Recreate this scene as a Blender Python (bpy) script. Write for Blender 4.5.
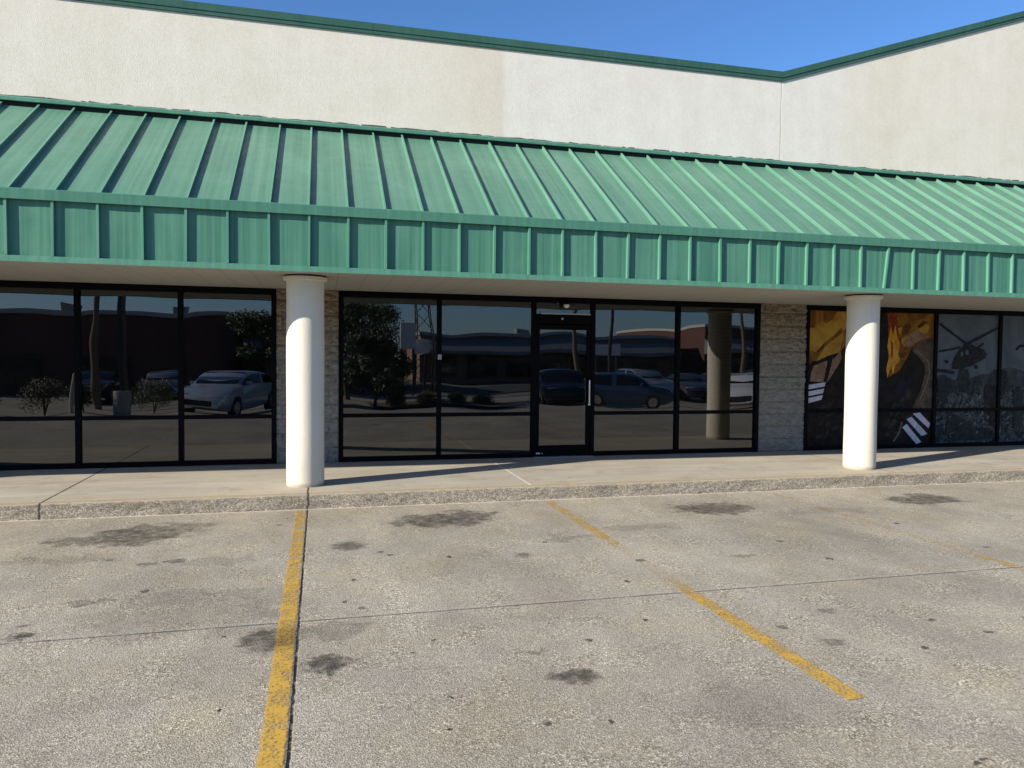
import bpy, bmesh, math, random
from mathutils import Vector, Matrix, noise
R = math.radians
random.seed(7)
S = bpy.context.scene
for o in list(bpy.data.objects): bpy.data.objects.remove(o)

# ------------------------------------------------------------------ camera
cam = bpy.data.cameras.new('camera'); camo = bpy.data.objects.new('camera', cam)
S.collection.objects.link(camo)
r = Vector((0.96848, -0.24890, 0.00963)); u = Vector((-0.000415, 0.037054, 0.999313)); f = Vector((0.249087, 0.96782, -0.035782))
m = Matrix((( r.x, u.x, -f.x, 0), (r.y, u.y, -f.y, 0), (r.z, u.z, -f.z, 1.62), (0, 0, 0, 1)))
camo.matrix_world = m
cam.sensor_width = 36; cam.lens = 26.33; cam.clip_start = 0.05; cam.clip_end = 2000
S.camera = camo
# ------------------------------------------------------------------ light
AZ = R(249.6); EL = R(23.9)
W = bpy.data.worlds.new('World'); S.world = W; W.use_nodes = True
nt = W.node_tree; nt.nodes.clear()
sky = nt.nodes.new('ShaderNodeTexSky'); sky.sky_type = 'NISHITA'; sky.sun_disc = False
sky.sun_elevation = EL; sky.sun_rotation = AZ; sky.air_density = 1.0; sky.dust_density = 0.5; sky.ozone_density = 8.5; sky.altitude = 300
bg = nt.nodes.new('ShaderNodeBackground'); bg.inputs[1].default_value = 0.104
ow = nt.nodes.new('ShaderNodeOutputWorld')
nt.links.new(sky.outputs[0], bg.inputs[0]); nt.links.new(bg.outputs[0], ow.inputs[0])
sl = bpy.data.lights.new('sun', 'SUN'); sl.energy = 5.0; sl.angle = R(0.53); sl.color = (1.0, 0.905, 0.755)
so = bpy.data.objects.new('sun', sl); S.collection.objects.link(so)
tosun = Vector((math.sin(AZ) * math.cos(EL), math.cos(AZ) * math.cos(EL), math.sin(EL)))
so.rotation_euler = tosun.to_track_quat('Z', 'Y').to_euler(); so.location = tosun * 60
S.view_settings.view_transform = 'Standard'; S.view_settings.look = 'None'
S.view_settings.exposure = 0.88; S.view_settings.gamma = 1; S.view_settings.use_curve_mapping = False

# ------------------------------------------------------------------ helpers
def link(o, parent=None):
    S.collection.objects.link(o)
    if parent is not None: o.parent = parent
    return o
def tag(o, label, cat, group=None):
    o['label'] = label; o['category'] = cat
    if group: o['group'] = group
    return o
def empty(name, loc=(0, 0, 0), rz=0):
    o = bpy.data.objects.new(name, None); o.location = loc; o.rotation_euler = (0, 0, rz)
    o.empty_display_size = 0.2
    return link(o)
class MB:
    def __init__(s): s.bm = bmesh.new()
    def box(s, x0, x1, y0, y1, z0, z1, bev=0.0):
        res = bmesh.ops.create_cube(s.bm, size=1)
        vs = res['verts']
        for v in vs:
            v.co = Vector((x0 + (v.co.x + .5) * (x1 - x0), y0 + (v.co.y + .5) * (y1 - y0), z0 + (v.co.z + .5) * (z1 - z0)))
        if bev > 0:
            es = list({e for v in vs for e in v.link_edges})
            bmesh.ops.bevel(s.bm, geom=es, offset=bev, segments=2, affect='EDGES', profile=0.5)
        return s
    def poly(s, pts):
        s.bm.faces.new([s.bm.verts.new(p) for p in pts]); return s
    def prism(s, prof, x0, x1):            # profile in (y, z) extruded along x
        a = [s.bm.verts.new((x0, y, z)) for y, z in prof]; b = [s.bm.verts.new((x1, y, z)) for y, z in prof]
        n = len(prof)
        for i in range(n): s.bm.faces.new((a[i], a[(i + 1) % n], b[(i + 1) % n], b[i]))
        s.bm.faces.new(a[::-1]); s.bm.faces.new(b); return s
    def lathe(s, cx, cy, prof, n=64):      # (radius, z) list
        rings = []
        for rad, z in prof:
            rings.append([s.bm.verts.new((cx + rad * math.cos(2 * math.pi * i / n), cy + rad * math.sin(2 * math.pi * i / n), z)) for i in range(n)])
        for k in range(len(rings) - 1):
            for i in range(n):
                s.bm.faces.new((rings[k][i], rings[k][(i + 1) % n], rings[k + 1][(i + 1) % n], rings[k + 1][i]))
        s.bm.faces.new(rings[0][::-1]); s.bm.faces.new(rings[-1]); return s
    def tube(s, p, q, r0, r1=None, n=10):
        p = Vector(p); q = Vector(q); r1 = r0 if r1 is None else r1
        d = (q - p).normalized(); a = d.orthogonal().normalized(); b = d.cross(a)
        A = [s.bm.verts.new(p + (a * math.cos(t) + b * math.sin(t)) * r0) for t in [2 * math.pi * i / n for i in range(n)]]
        B = [s.bm.verts.new(q + (a * math.cos(t) + b * math.sin(t)) * r1) for t in [2 * math.pi * i / n for i in range(n)]]
        for i in range(n): s.bm.faces.new((A[i], A[(i + 1) % n], B[(i + 1) % n], B[i]))
        s.bm.faces.new(A[::-1]); s.bm.faces.new(B); return s
    def build(s, name, mat, parent=None, smooth=False, angle=None):
        bmesh.ops.recalc_face_normals(s.bm, faces=s.bm.faces)
        me = bpy.data.meshes.new(name); s.bm.to_mesh(me); s.bm.free()
        me.materials.append(mat)
        if smooth:
            for p in me.polygons: p.use_smooth = True
            if angle: me.set_sharp_from_angle(angle=R(angle))
        o = bpy.data.objects.new(name, me)
        return link(o, parent)

# ---- node helper
class NT:
    def __init__(s, name):
        s.m = bpy.data.materials.new(name); s.m.use_nodes = True
        s.t = s.m.node_tree; s.t.nodes.clear()
        s.out = s.n('OutputMaterial')
        s.tc = None
    def n(s, kind, **kw):
        x = s.t.nodes.new('ShaderNode' + kind)
        for k, v in kw.items(): setattr(x, k, v)
        return x
    def l(s, a, b): s.t.links.new(a, b)
    def put(s, sock, v):
        if hasattr(v, 'is_output') or isinstance(v, bpy.types.NodeSocket): s.l(v, sock)
        else: sock.default_value = v
    def co(s):
        if s.tc is None: s.tc = s.n('TexCoord')
        return s.tc.outputs['Object']
    def map(s, scale=(1, 1, 1), loc=(0, 0, 0), vec=None):
        x = s.n('Mapping'); s.l(vec or s.co(), x.inputs[0]); x.inputs['Scale'].default_value = scale; x.inputs['Location'].default_value = loc
        return x.outputs[0]
    def noise(s, scale, detail=4, rough=.55, vec=None, dist=0):
        x = s.n('TexNoise'); s.l(vec or s.co(), x.inputs['Vector'])
        x.inputs['Scale'].default_value = scale; x.inputs['Detail'].default_value = detail; x.inputs['Roughness'].default_value = rough; x.inputs['Distortion'].default_value = dist
        return x.outputs['Fac']
    def noisec(s, scale, detail=3, vec=None):
        x = s.n('TexNoise'); s.l(vec or s.co(), x.inputs['Vector']); x.inputs['Scale'].default_value = scale; x.inputs['Detail'].default_value = detail
        return x.outputs['Color']
    def voro(s, scale, feature='F1', vec=None, out='Distance', rnd=1):
        x = s.n('TexVoronoi', feature=feature); s.l(vec or s.co(), x.inputs['Vector']); x.inputs['Scale'].default_value = scale; x.inputs['Randomness'].default_value = rnd
        return x.outputs[out]
    def math(s, op, a, b=None, c=None, clamp=False):
        x = s.n('Math', operation=op); x.use_clamp = clamp
        s.put(x.inputs[0], a)
        if b is not None: s.put(x.inputs[1], b)
        if c is not None: s.put(x.inputs[2], c)
        return x.outputs[0]
    def vm(s, op, a, b=None, out=0):
        x = s.n('VectorMath', operation=op); s.put(x.inputs[0], a)
        if b is not None: s.put(x.inputs[1], b)
        return x.outputs[out]
    def rng(s, v, a, b, c=0., d=1., smooth=False):
        x = s.n('MapRange'); x.interpolation_type = 'SMOOTHSTEP' if smooth else 'LINEAR'
        s.put(x.inputs[0], v); x.inputs[1].default_value = a; x.inputs[2].default_value = b; x.inputs[3].default_value = c; x.inputs[4].default_value = d
        return x.outputs[0]
    def mix(s, fac, a, b, mode='MIX'):
        x = s.n('Mix', data_type='RGBA', blend_type=mode)
        s.put(x.inputs[0], fac)
        for i, v in ((6, a), (7, b)):
            s.put(x.inputs[i], v if not isinstance(v, tuple) else (v[0], v[1], v[2], 1))
        return x.outputs[2]
    def ramp(s, v, stops):
        x = s.n('ValToRGB'); s.l(v, x.inputs[0]); e = x.color_ramp.elements
        while len(e) < len(stops): e.new(.5)
        for k, (p, c) in enumerate(stops): e[k].position = p; e[k].color = (*c, 1)
        return x.outputs[0]
    def xyz(s, vec=None):
        x = s.n('SeparateXYZ'); s.l(vec or s.co(), x.inputs[0]); return x.outputs
    def bump(s, h, strength=.3, dist=.01, prev=None):
        x = s.n('Bump'); s.l(h, x.inputs['Height']); x.inputs['Strength'].default_value = strength; x.inputs['Distance'].default_value = dist
        if prev is not None: s.l(prev, x.inputs['Normal'])
        return x.outputs[0]
    def bsdf(s, col, rough=.6, metal=0., normal=None, spec=.5):
        b = s.n('BsdfPrincipled')
        s.put(b.inputs['Base Color'], col if not isinstance(col, tuple) else (*col[:3], 1))
        s.put(b.inputs['Roughness'], rough); s.put(b.inputs['Metallic'], metal); s.put(b.inputs['Specular IOR Level'], spec)
        if normal is not None: s.l(normal, b.inputs['Normal'])
        s.l(b.outputs[0], s.out.inputs[0]); return b
def plain(name, col, rough=.5, metal=0., var=.15, scale=8., bump=0., bscale=60., spec=.5):
    t = NT(name); c2 = tuple(max(0, c * (1 - var)) for c in col); c3 = tuple(c * (1 + var) for c in col)
    cc = t.mix(t.noise(scale, 5), c2, c3)
    nn = t.bump(t.noise(bscale, 3), bump, .004) if bump else None
    t.bsdf(cc, rough, metal, nn, spec); return t.m

# ------------------------------------------------------------------ constants (metres)
YK, HK, YG = 8.12, 0.157, 10.53          # kerb face, kerb height, glass plane
YW = 10.43                               # upper wall face
ZS = 2.506                               # soffit
XL, XR = -14.0, 26.0

# ------------------------------------------------------------------ materials
def mat_lot():
    t = NT('aggregate_concrete'); co = t.co(); x, y, z = t.xyz()
    st = t.voro(125, out='Color'); sep = t.n('SeparateColor'); t.l(st, sep.inputs[0]); rv = sep.outputs[0]
    stone = t.ramp(rv, [(0, (.05, .045, .036)), (.2, (.15, .136, .109)), (.5, (.265, .243, .2)), (.8, (.38, .352, .296)), (1, (.68, .64, .56))])
    st2 = t.voro(210, out='Color'); sep2 = t.n('SeparateColor'); t.l(st2, sep2.inputs[0])
    fine = t.ramp(sep2.outputs[0], [(0, (.12, .11, .095)), (.5, (.25, .232, .203)), (1, (.46, .435, .39))])
    base = t.mix(t.rng(t.noise(3.1, 4), .35, .65), stone, fine)
    paste = (.268, .248, .198)
    base = t.mix(t.rng(t.noise(.9, 6, .6),   .3, .75, .08, .45), base, paste)
    base = t.mix(t.rng(t.noise(1.25, 5, .65, vec=t.map((1, 1, 1), (5, 2, 0))), .48, .68, 0, .55), base, t.mix(1., base, (1.07, 1.02, .86), 'MULTIPLY'))
    # broad traffic mottling
    big = t.noise(.55, 6, .62)
    base = t.mix(1.0, base, t.ramp(big, [(.3, (.88, .86, .83)), (.5, (1.13, 1.11, 1.08)), (.68, (1.3, 1.28, 1.22))]), 'MULTIPLY')
    wear = t.noise(1.6, 7, .68, vec=t.map((1, .45, 1), (3, 1, 0)))
    base = t.mix(1.0, base, t.ramp(wear, [(.32, (.86, .845, .82)), (.62, (1.12, 1.11, 1.08))]), 'MULTIPLY')
    # oil and dirt stains
    warp = t.vm('SCALE', t.vm('SUBTRACT', t.noisec(6.5, 8), (.5, .5, .5))); warp.node.inputs['Scale'].default_value = .62
    wco = t.vm('ADD', co, warp)
    fine_w = t.vm('SCALE', t.vm('SUBTRACT', t.noisec(30, 4), (.5, .5, .5))); fine_w.node.inputs['Scale'].default_value = .09
    wco = t.vm('ADD', wco, fine_w)
    sw = t.vm('SCALE', t.vm('SUBTRACT', t.noisec(13, 5), (.5, .5, .5))); sw.node.inputs['Scale'].default_value = .16
    sco = t.vm('ADD', t.vm('ADD', co, sw), fine_w)
    tw = t.vm('SCALE', fine_w); tw.node.inputs['Scale'].default_value = .7
    tco = t.vm('ADD', co, tw)
    spots = [(-1.55, 7.25, .50, .40, .95), (-1.35, 7.5, .40, .26, .8), (-1.95, 7.12, .36, .18, .7), (1.16, 7.3, .52, .36, .95), (1.5, 7.5, .3, .28, .85), (.86, 7.22, .26, .13, .85),
             (4.12, 7.3, .50, .34, .95), (4.4, 7.15, .26, .14, .8), (6.85, 7.25, .54, .32, .95), (7.05, 7.45, .25, .2, .7),
             (.04, 3.99, .13, .14, 1.0), (.13, 4.02, .10, .03, .6), (-.27, 4.42, .19, .22, .95), (-.36, 4.37, .1, .08, .9), (1.26, 3.55, .15, .09, .95), (-1.66, 4.78, .09, .07, .95), (.24, 6.47, .17, .17, .85),
             (.56, 6.1, .06, .05, .8), (-1.1, 6.28, .10, .06, .75), (-1.28, 6.22, .08, .05, .7), (-1.43, 5.35, .2, .05, .5), (-.76, 6.2, .3, .14, .3), (3.4, 5.45, .12, .06, .6),
             (1.15, 3.9, .09, .035, .6), (2.62, 2.42, .045, .03, 1.0), (.08, 4.5, .24, .18, .42), (.55, 3.17, .028, .02, 1.2), (-.62, 5.0, .42, .5, .28), (3.0, 6.6, .5, .16, .35), (2.2, 6.35, .35, .12, .4), (5.3, 6.9, .8, .15, .3), (1.9, 3.05, .25, .25, .18),
             (-1.15, 5.52, 0.057, 0.060, 0.70), (-1.47, 5.32, 0.103, 0.045, 0.70), (-1.70, 4.96, 0.069, 0.045, 0.70), (-0.91, 5.05, 0.575, 0.525, 0.30), (0.49, 6.21, 0.057, 0.075, 0.70), (0.24, 5.47, 0.040, 0.075, 0.85), (0.16, 4.99, 0.034, 0.060, 0.85), (1.02, 5.94, 0.040, 0.060, 0.85), (1.92, 6.24, 0.069, 0.045, 0.70), (2.17, 5.01, 0.034, 0.060, 0.85), (0.63, 4.20, 0.034, 0.038, 0.85), (0.49, 4.05, 0.034, 0.033, 0.85), (1.50, 4.00, 0.052, 0.045, 0.85), (1.61, 5.87, 0.081, 0.090, 0.70), (1.96, 4.23, 0.034, 0.045, 0.85), (0.61, 3.46, 0.021, 0.024, 0.85), (0.98, 3.11, 0.034, 0.030, 0.85), (1.26, 3.07, 0.029, 0.030, 0.85), (3.99, 5.83, 0.069, 0.075, 0.70), (2.48, 4.21, 0.046, 0.045, 0.95), (2.86, 3.66, 0.081, 0.053, 0.70), (2.72, 3.93, 0.069, 0.075, 0.60), (3.72, 3.83, 0.069, 0.038, 0.80), (3.89, 3.58, 0.069, 0.045, 0.80), (2.57, 2.40, 0.040, 0.030, 0.85), (5.65, 5.26, 0.069, 0.075, 0.70), (3.17, 4.13, 0.081, 0.045, 0.60), (3.32, 3.47, 0.046, 0.045, 0.85), (-0.53, 4.52, 0.029, 0.030, 0.85), (-0.44, 3.58, 0.021, 0.021, 0.95), (-1.97, 6.50, 0.460, 0.150, 0.30)]
    acc = dots = None
    for (sx, sy, rx, ry, a) in spots:
        d = t.vm('SUBTRACT', wco if rx > .2 else (sco if rx > .072 else tco), (sx, sy, 0)); d = t.vm('MULTIPLY', d, (1 / rx, 1 / ry, 0) if rx > .072 else (1.75 / rx, 1.75 / ry, 0)); ln = t.vm('LENGTH', d, out='Value')
        k = t.rng(ln, 1.1, .62, 0, a * .9, True)
        if rx > .072: acc = k if acc is None else t.math('MAXIMUM', acc, k)
        else: dots = k if dots is None else t.math('MAXIMUM', dots, k)
    grain = t.rng(t.noise(11, 7, .75), .34, .56, .30, 1.0)
    acc = t.math('MULTIPLY', acc, grain, clamp=True)
    base = t.mix(acc, base, t.mix(t.rng(t.noise(1.1, 2), .4, .6), (.030, .027, .023), (.066, .055, .040)))
    base = t.mix(t.math('MULTIPLY', dots, t.rng(t.noise(9, 3), .3, .6, .75, 1.15), clamp=True), base, (.022, .02, .018))
    # small round spots of old gum and drips
    vs = t.n('TexVoronoi'); t.l(t.vm('ADD', t.map((1, 1, 0)), fine_w), vs.inputs['Vector']); vs.inputs['Scale'].default_value = 3.2
    vsep = t.n('SeparateColor'); t.l(vs.outputs['Color'], vsep.inputs[0])
    rad = t.rng(vsep.outputs[0], .45, 1.0, 0.0, .15)
    gum = t.rng(t.math('SUBTRACT', vs.outputs['Distance'], rad), .0, -.03, 0, 1)
    gum = t.math('MULTIPLY', gum, t.rng(vsep.outputs[1], .15, .8, .2, .95))
    base = t.mix(gum, base, (.05, .046, .042))
    # slab joints
    wob = t.math('MULTIPLY', t.math('SUBTRACT', t.noise(9, 5, .7), .5), .02)
    wob2 = t.math('MULTIPLY', t.math('SUBTRACT', t.noise(60, 2, .7), .5), .005)
    def joint(axis, pos, w, depth, basec, col):
        d = t.math('ABSOLUTE', t.math('ADD', t.math('ADD', t.math('SUBTRACT', axis, pos), wob), wob2))
        k = t.math('MULTIPLY', t.rng(d, w, w * .45, 0, 1), depth)
        return t.mix(k, basec, col), k
    jh = None
    brk = t.rng(t.noise(4, 5, .8), .38, .5, .5, 1)
    for ax, pos, w, dep, cc in ((x, -.118, .0095, 1., (.012, .011, .010)), (y, 4.68, .012, .95, (.045, .04, .034)), (x, 5.25, .006, .0, (.05, .045, .04)), (y, -1.0, .01, .9, (.03, .03, .03)), (x, -7.2, .013, 1., (.02, .02, .02)), (x, 12.3, .013, 1., (.02, .02, .02))):
        if dep == 0: continue
        dd = t.math('MULTIPLY', brk, dep)
        base, k = joint(ax, pos, w, dd, base, cc)
        jh = k if jh is None else t.math('MAXIMUM', jh, k)
    halo = t.rng(t.math('ABSOLUTE', t.math('ADD', t.math('SUBTRACT', y, 4.70), wob)), .05, .0, 0, .25)
    base = t.mix(halo, base, (.42, .40, .36))
    # pale mortar line along the kerb foot
    kl = t.rng(t.math('ADD', t.math('SUBTRACT', y, YK - .045), t.math('MULTIPLY', wob, 1.4)), 0, .03, 0, 1)
    base = t.mix(t.math('MULTIPLY', kl, t.rng(t.noise(11, 4), .3, .6, .2, .9)), base, (.62, .57, .48))
    n1 = t.bump(t.math('SUBTRACT', t.math('MULTIPLY', t.voro(125), .6), t.math('MULTIPLY', jh, 2.)), .55, .007)
    n2 = t.bump(t.noise(320, 2), .25, .002, n1)
    t.bsdf(base, t.math('SUBTRACT', .9, t.math('MULTIPLY', acc, .35)), 0, n2, .3); return t.m
def mat_walk():
    t = NT('broomed_concrete'); x, y, z = t.xyz()
    base = t.mix(t.noise(1.3, 6, .6), (.345, .318, .262), (.455, .425, .36))
    base = t.mix(1., base, t.ramp(t.noise(2.2, 7, .7, vec=t.map((.35, 1.6, 1))), [(.3, (.80, .78, .75)), (.65, (1.08, 1.08, 1.08))]), 'MULTIPLY')
    base = t.mix(1., base, t.ramp(t.noise(130, 2), [(.2, (.86, .86, .86)), (.8, (1.1, 1.1, 1.1))]), 'MULTIPLY')
    # rusty tan band beside the kerb
    edge = t.math('MULTIPLY', t.rng(y, 8.62, 8.2, 0, 1, True), t.rng(t.noise(1.1, 5), .3, .65, .1, .8))
    base = t.mix(edge, base, (.44, .36, .24))
    ds = t.rng(t.noise(3.2, 6, .65), .55, .72, 0, .5); base = t.mix(ds, base, (.2, .17, .13))
    wob = t.math('MULTIPLY', t.math('SUBTRACT', t.noise(8, 4), .5), .02)
    for pos, w, col, d in ((-2.63, .014, (.03, .024, .018), .95), (2.35, .012, (.72, .68, .6), .8), (7.33, .012, (.1, .085, .07), .9), (12.3, .012, (.05, .045, .04), .9), (-7.6, .012, (.03, .03, .03), .9)):
        k = t.rng(t.math('ABSOLUTE', t.math('ADD', t.math('SUBTRACT', x, pos), wob)), w, w * .5, 0, d); base = t.mix(k, base, col)
    vs = t.n('TexVoronoi'); t.l(t.map((1, 1, 0)), vs.inputs['Vector']); vs.inputs['Scale'].default_value = 3.7
    vsep = t.n('SeparateColor'); t.l(vs.outputs['Color'], vsep.inputs[0])
    gm = t.math('MULTIPLY', t.rng(t.math('SUBTRACT', vs.outputs['Distance'], t.rng(vsep.outputs[0], .4, 1, 0, .11)), 0, -.03, 0, 1), t.rng(vsep.outputs[1], .2, .9, .1, .7))
    base = t.mix(gm, base, (.10, .085, .07))
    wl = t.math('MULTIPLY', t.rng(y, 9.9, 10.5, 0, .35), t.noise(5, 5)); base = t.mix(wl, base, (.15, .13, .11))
    # crack from the near column to the kerb
    k = t.rng(t.math('ABSOLUTE', t.math('ADD', t.math('SUBTRACT', x, -.118), wob)), .012, .006, 0, 1)
    k = t.math('MULTIPLY', k, t.rng(y, 8.6, 8.58, 0, 1)); base = t.mix(k, base, (.03, .026, .02))
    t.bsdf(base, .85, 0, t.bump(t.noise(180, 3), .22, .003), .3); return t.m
def mat_kerb():
    t = NT('pebble_aggregate')
    st = t.voro(95, out='Color'); sep = t.n('SeparateColor'); t.l(st, sep.inputs[0])
    col = t.ramp(sep.outputs[0], [(0, (.17, .15, .12)), (.25, (.30, .27, .215)), (.6, (.41, .372, .305)), (1, (.60, .56, .49))])
    edge = t.rng(t.voro(95, 'DISTANCE_TO_EDGE'), .0, .09, 0, 1)
    col = t.mix(edge, (.24, .21, .17), col)
    col = t.mix(1., col, t.ramp(t.noise(1.1, 5), [(.3, (.75, .73, .70)), (.65, (1.06, 1.05, 1.03))]), 'MULTIPLY')
    x, y, z = t.xyz()
    top = t.math('MULTIPLY', t.rng(t.math('ADD', z, t.math('MULTIPLY', t.math('SUBTRACT', t.noise(9, 4), .5), .05)), HK - .028, HK - .006), .8)
    col = t.mix(top, col, (.44, .37, .26))
    for pos in (-2.63, -.118):
        k = t.rng(t.math('ABSOLUTE', t.math('ADD', t.math('SUBTRACT', x, pos), t.math('MULTIPLY', t.math('SUBTRACT', t.noise(14, 4), .5), .05))), .014, .006, 0, .9); col = t.mix(k, col, (.03, .026, .02))
    t.bsdf(col, .85, 0, t.bump(edge, .8, .008), .3); return t.m
def mat_stucco(name, patch):
    t = NT(name); x, y, z = t.xyz()
    c = t.mix(t.noise(1.1, 6, .6), (.615, .592, .515), (.675, .65, .578))
    if patch:
        e = t.math('MULTIPLY', t.math('SUBTRACT', t.noise(1.7, 5), .5), .18)
        xx = t.math('ADD', x, e)
        pm = t.math('MULTIPLY', t.rng(xx, 2.47, 2.52), t.rng(t.math('ADD', xx, t.math('MULTIPLY', e, 5.)), 8.6, 7.9))
        white = t.mix(t.noise(2.6, 5), (.63, .617, .567), (.68, .665, .62))
        c = t.mix(t.math('MULTIPLY', pm, t.rng(t.noise(3.5, 5, .7), .15, .5, .65, 1)), c, white)
        # ochre weathering just left of the repaint, and grey run-down streaks under the coping
        oc = t.math('MULTIPLY', t.rng(x, 1.2, 2.45), t.rng(x, 2.55, 2.5)); c = t.mix(t.math('MULTIPLY', oc, .3), c, (.52, .46, .34))
        oc2 = t.math('MULTIPLY', t.rng(x, 8.0, 8.6), t.rng(x, 10.6, 8.9)); c = t.mix(t.math('MULTIPLY', oc2, t.rng(t.noise(2, 5), .3, .7, .02, .3)), c, (.52, .47, .35))
        sk = t.noise(1.0, 6, .65, vec=t.map((3.2, 1, .16)))
        c = t.mix(1., c, t.ramp(sk, [(.2, (.94, .935, .915)), (.6, (1, 1, 1)), (.8, (1.015, 1.015, 1.01))]), 'MULTIPLY')
        c = t.mix(1., c, t.ramp(t.noise(34, 5, .75), [(.3, (.91, .905, .89)), (.55, (1.0, 1.0, 1.0)), (.75, (1.03, 1.03, 1.03))]), 'MULTIPLY')
        c = t.mix(1., c, t.ramp(t.noise(3.3, 6, .7), [(.3, (.95, .945, .93)), (.6, (1.01, 1.01, 1.01))]), 'MULTIPLY')
        # filled bolt holes and hairline scratches left by an old sign
        vs = t.n('TexVoronoi'); t.l(t.map((1, 0, 1)), vs.inputs['Vector']); vs.inputs['Scale'].default_value = 2.1
        vsep = t.n('SeparateColor'); t.l(vs.outputs['Color'], vsep.inputs[0])
        dot = t.math('MULTIPLY', t.rng(vs.outputs['Distance'], .045, .02), t.rng(vsep.outputs[0], .45, .55)); dot = t.math('MULTIPLY', dot, t.math('MULTIPLY', t.rng(x, .8, 1.4), t.rng(x, 7, 6.5)))
        c = t.mix(t.math('MULTIPLY', dot, .7), c, (.30, .26, .2))
    else:
        c = t.mix(t.noise(1.1, 6, .6), (.60, .565, .47), (.69, .655, .56))
        gr = t.rng(z, .75, .17, 0, .6); c = t.mix(t.math('MULTIPLY', gr, t.noise(6, 5)), c, (.38, .33, .26))
        c = t.mix(t.rng(t.noise(7, 5, .7), .58, .78, 0, .4), c, (.50, .44, .33))
        c = t.mix(t.math('MULTIPLY', t.rng(t.noise(2.0, 6, .7, vec=t.map((7, 7, .5))), .55, .75, 0, .35), t.rng(z, .2, 1.4, .8, .3)), c, (.42, .37, .29))
        c = t.mix(t.math('MULTIPLY', t.rng(t.math('ADD', z, t.math('MULTIPLY', t.math('SUBTRACT', t.noise(12, 4), .5), .06)), HK + .05, HK + .015), .75), c, (.28, .235, .17))
    n = t.bump(t.noise(70, 4, .7), .6, .006); n = t.bump(t.noise(22, 3), .12, .008, n)
    t.bsdf(c, .9, 0, n, .25); return t.m
def mat_green(name, a, b, axis='roof', rough=.42):
    t = NT(name); x, y, z = t.xyz()
    s1 = t.noise(1.0, 4, .6, vec=t.map((16, .25, .3))); c = t.mix(t.rng(s1, .3, .7), a, b)
    c = t.mix(t.rng(t.noise(1.4, 6, .65), .5, .8, 0, .35), c, tuple(min(1, v * 1.25 + .03) for v in b))
    c = t.mix(t.rng(t.noise(9, 6, .7, vec=t.map((1, .3, .3))), .62, .8, 0, .3), c, tuple(v * .72 for v in a))
    n = t.bump(t.noise(1.0, 2, .5, vec=t.map((11, .12, .12))), .35, .012); n = t.bump(t.noise(2.6, 2), .2, .015, n)
    t.bsdf(c, t.rng(t.noise(6, 4), .3, .7, rough - .06, rough + .12), 0, n, .25); return t.m
def mat_block():
    t = NT('split_face_block'); x, y, z = t.xyz()
    nz = t.rng(t.noise(15, 6, .7, vec=t.map((1, 1, 2.2))), .34, .66); lo = t.mix(nz, (.15, .142, .122), (.30, .282, .245)); hi = t.mix(nz, (.12, .095, .064), (.31, .255, .182))
    g = t.rng(t.math('ADD', z, t.math('MULTIPLY', t.math('SUBTRACT', t.noise(2, 3), .5), .5)), 1.55, 2.25, 0, 1)
    c = t.mix(g, lo, hi)
    br = t.n('TexBrick'); t.l(t.map((1, 1, 1), (-.01, 0, 0), ), br.inputs['Vector'])
    jz = t.math('ABSOLUTE', t.math('SUBTRACT', t.math('FRACT', t.math('DIVIDE', t.math('SUBTRACT', z, HK), .2)), .5))
    k = t.rng(jz, .468, .484, 0, .75); c = t.mix(k, c, (.12, .108, .09))
    t.t.nodes.remove(br)
    t.bsdf(c, .95, 0, t.bump(t.noise(45, 5, .75), .6, .008), .2); return t.m
def mat_soffit():
    t = NT('soffit_panel'); x, y, z = t.xyz()
    c = t.mix(t.noise(2.2, 6, .6), (.345, .34, .31), (.405, .40, .365))
    c = t.mix(t.rng(t.noise(3, 6, .7, vec=t.map((.5, 2, 1))), .58, .78, 0, .55), c, (.30, .23, .15))
    fr = t.math('ABSOLUTE', t.math('SUBTRACT', t.math('FRACT', t.math('DIVIDE', t.math('ADD', x, .1), .3048)), .5)); k = t.rng(fr, .482, .492, 0, .55)
    c = t.mix(k, c, (.14, .12, .10)); t.bsdf(c, .8, 0, t.bump(t.noise(50, 3), .15, .003), .3); return t.m
def mat_glass(name, tint, ior):
    t = NT(name); fr = t.n('Fresnel'); fr.inputs[0].default_value = ior
    tr = t.n('BsdfTransparent'); tr.inputs[0].default_value = (*tint, 1)
    gl = t.n('BsdfGlossy'); gl.inputs['Roughness'].default_value = 0.0; gl.inputs[0].default_value = (.95, .97, 1, 1)
    x, y, z = t.xyz()
    dirt = t.n('BsdfDiffuse'); dirt.inputs[0].default_value = (.4, .38, .34, 1)
    m1 = t.n('MixShader'); t.l(fr.outputs[0], m1.inputs[0]); t.l(tr.outputs[0], m1.inputs[1]); t.l(gl.outputs[0], m1.inputs[2])
    m2 = t.n('MixShader'); t.l(t.rng(t.noise(2.3, 6, .7, vec=t.map((1, 1, .35))), .35, .8, .002, .016), m2.inputs[0]); t.l(m1.outputs[0], m2.inputs[1]); t.l(dirt.outputs[0], m2.inputs[2])
    t.l(m2.outputs[0], t.out.inputs[0]); return t.m
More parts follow.
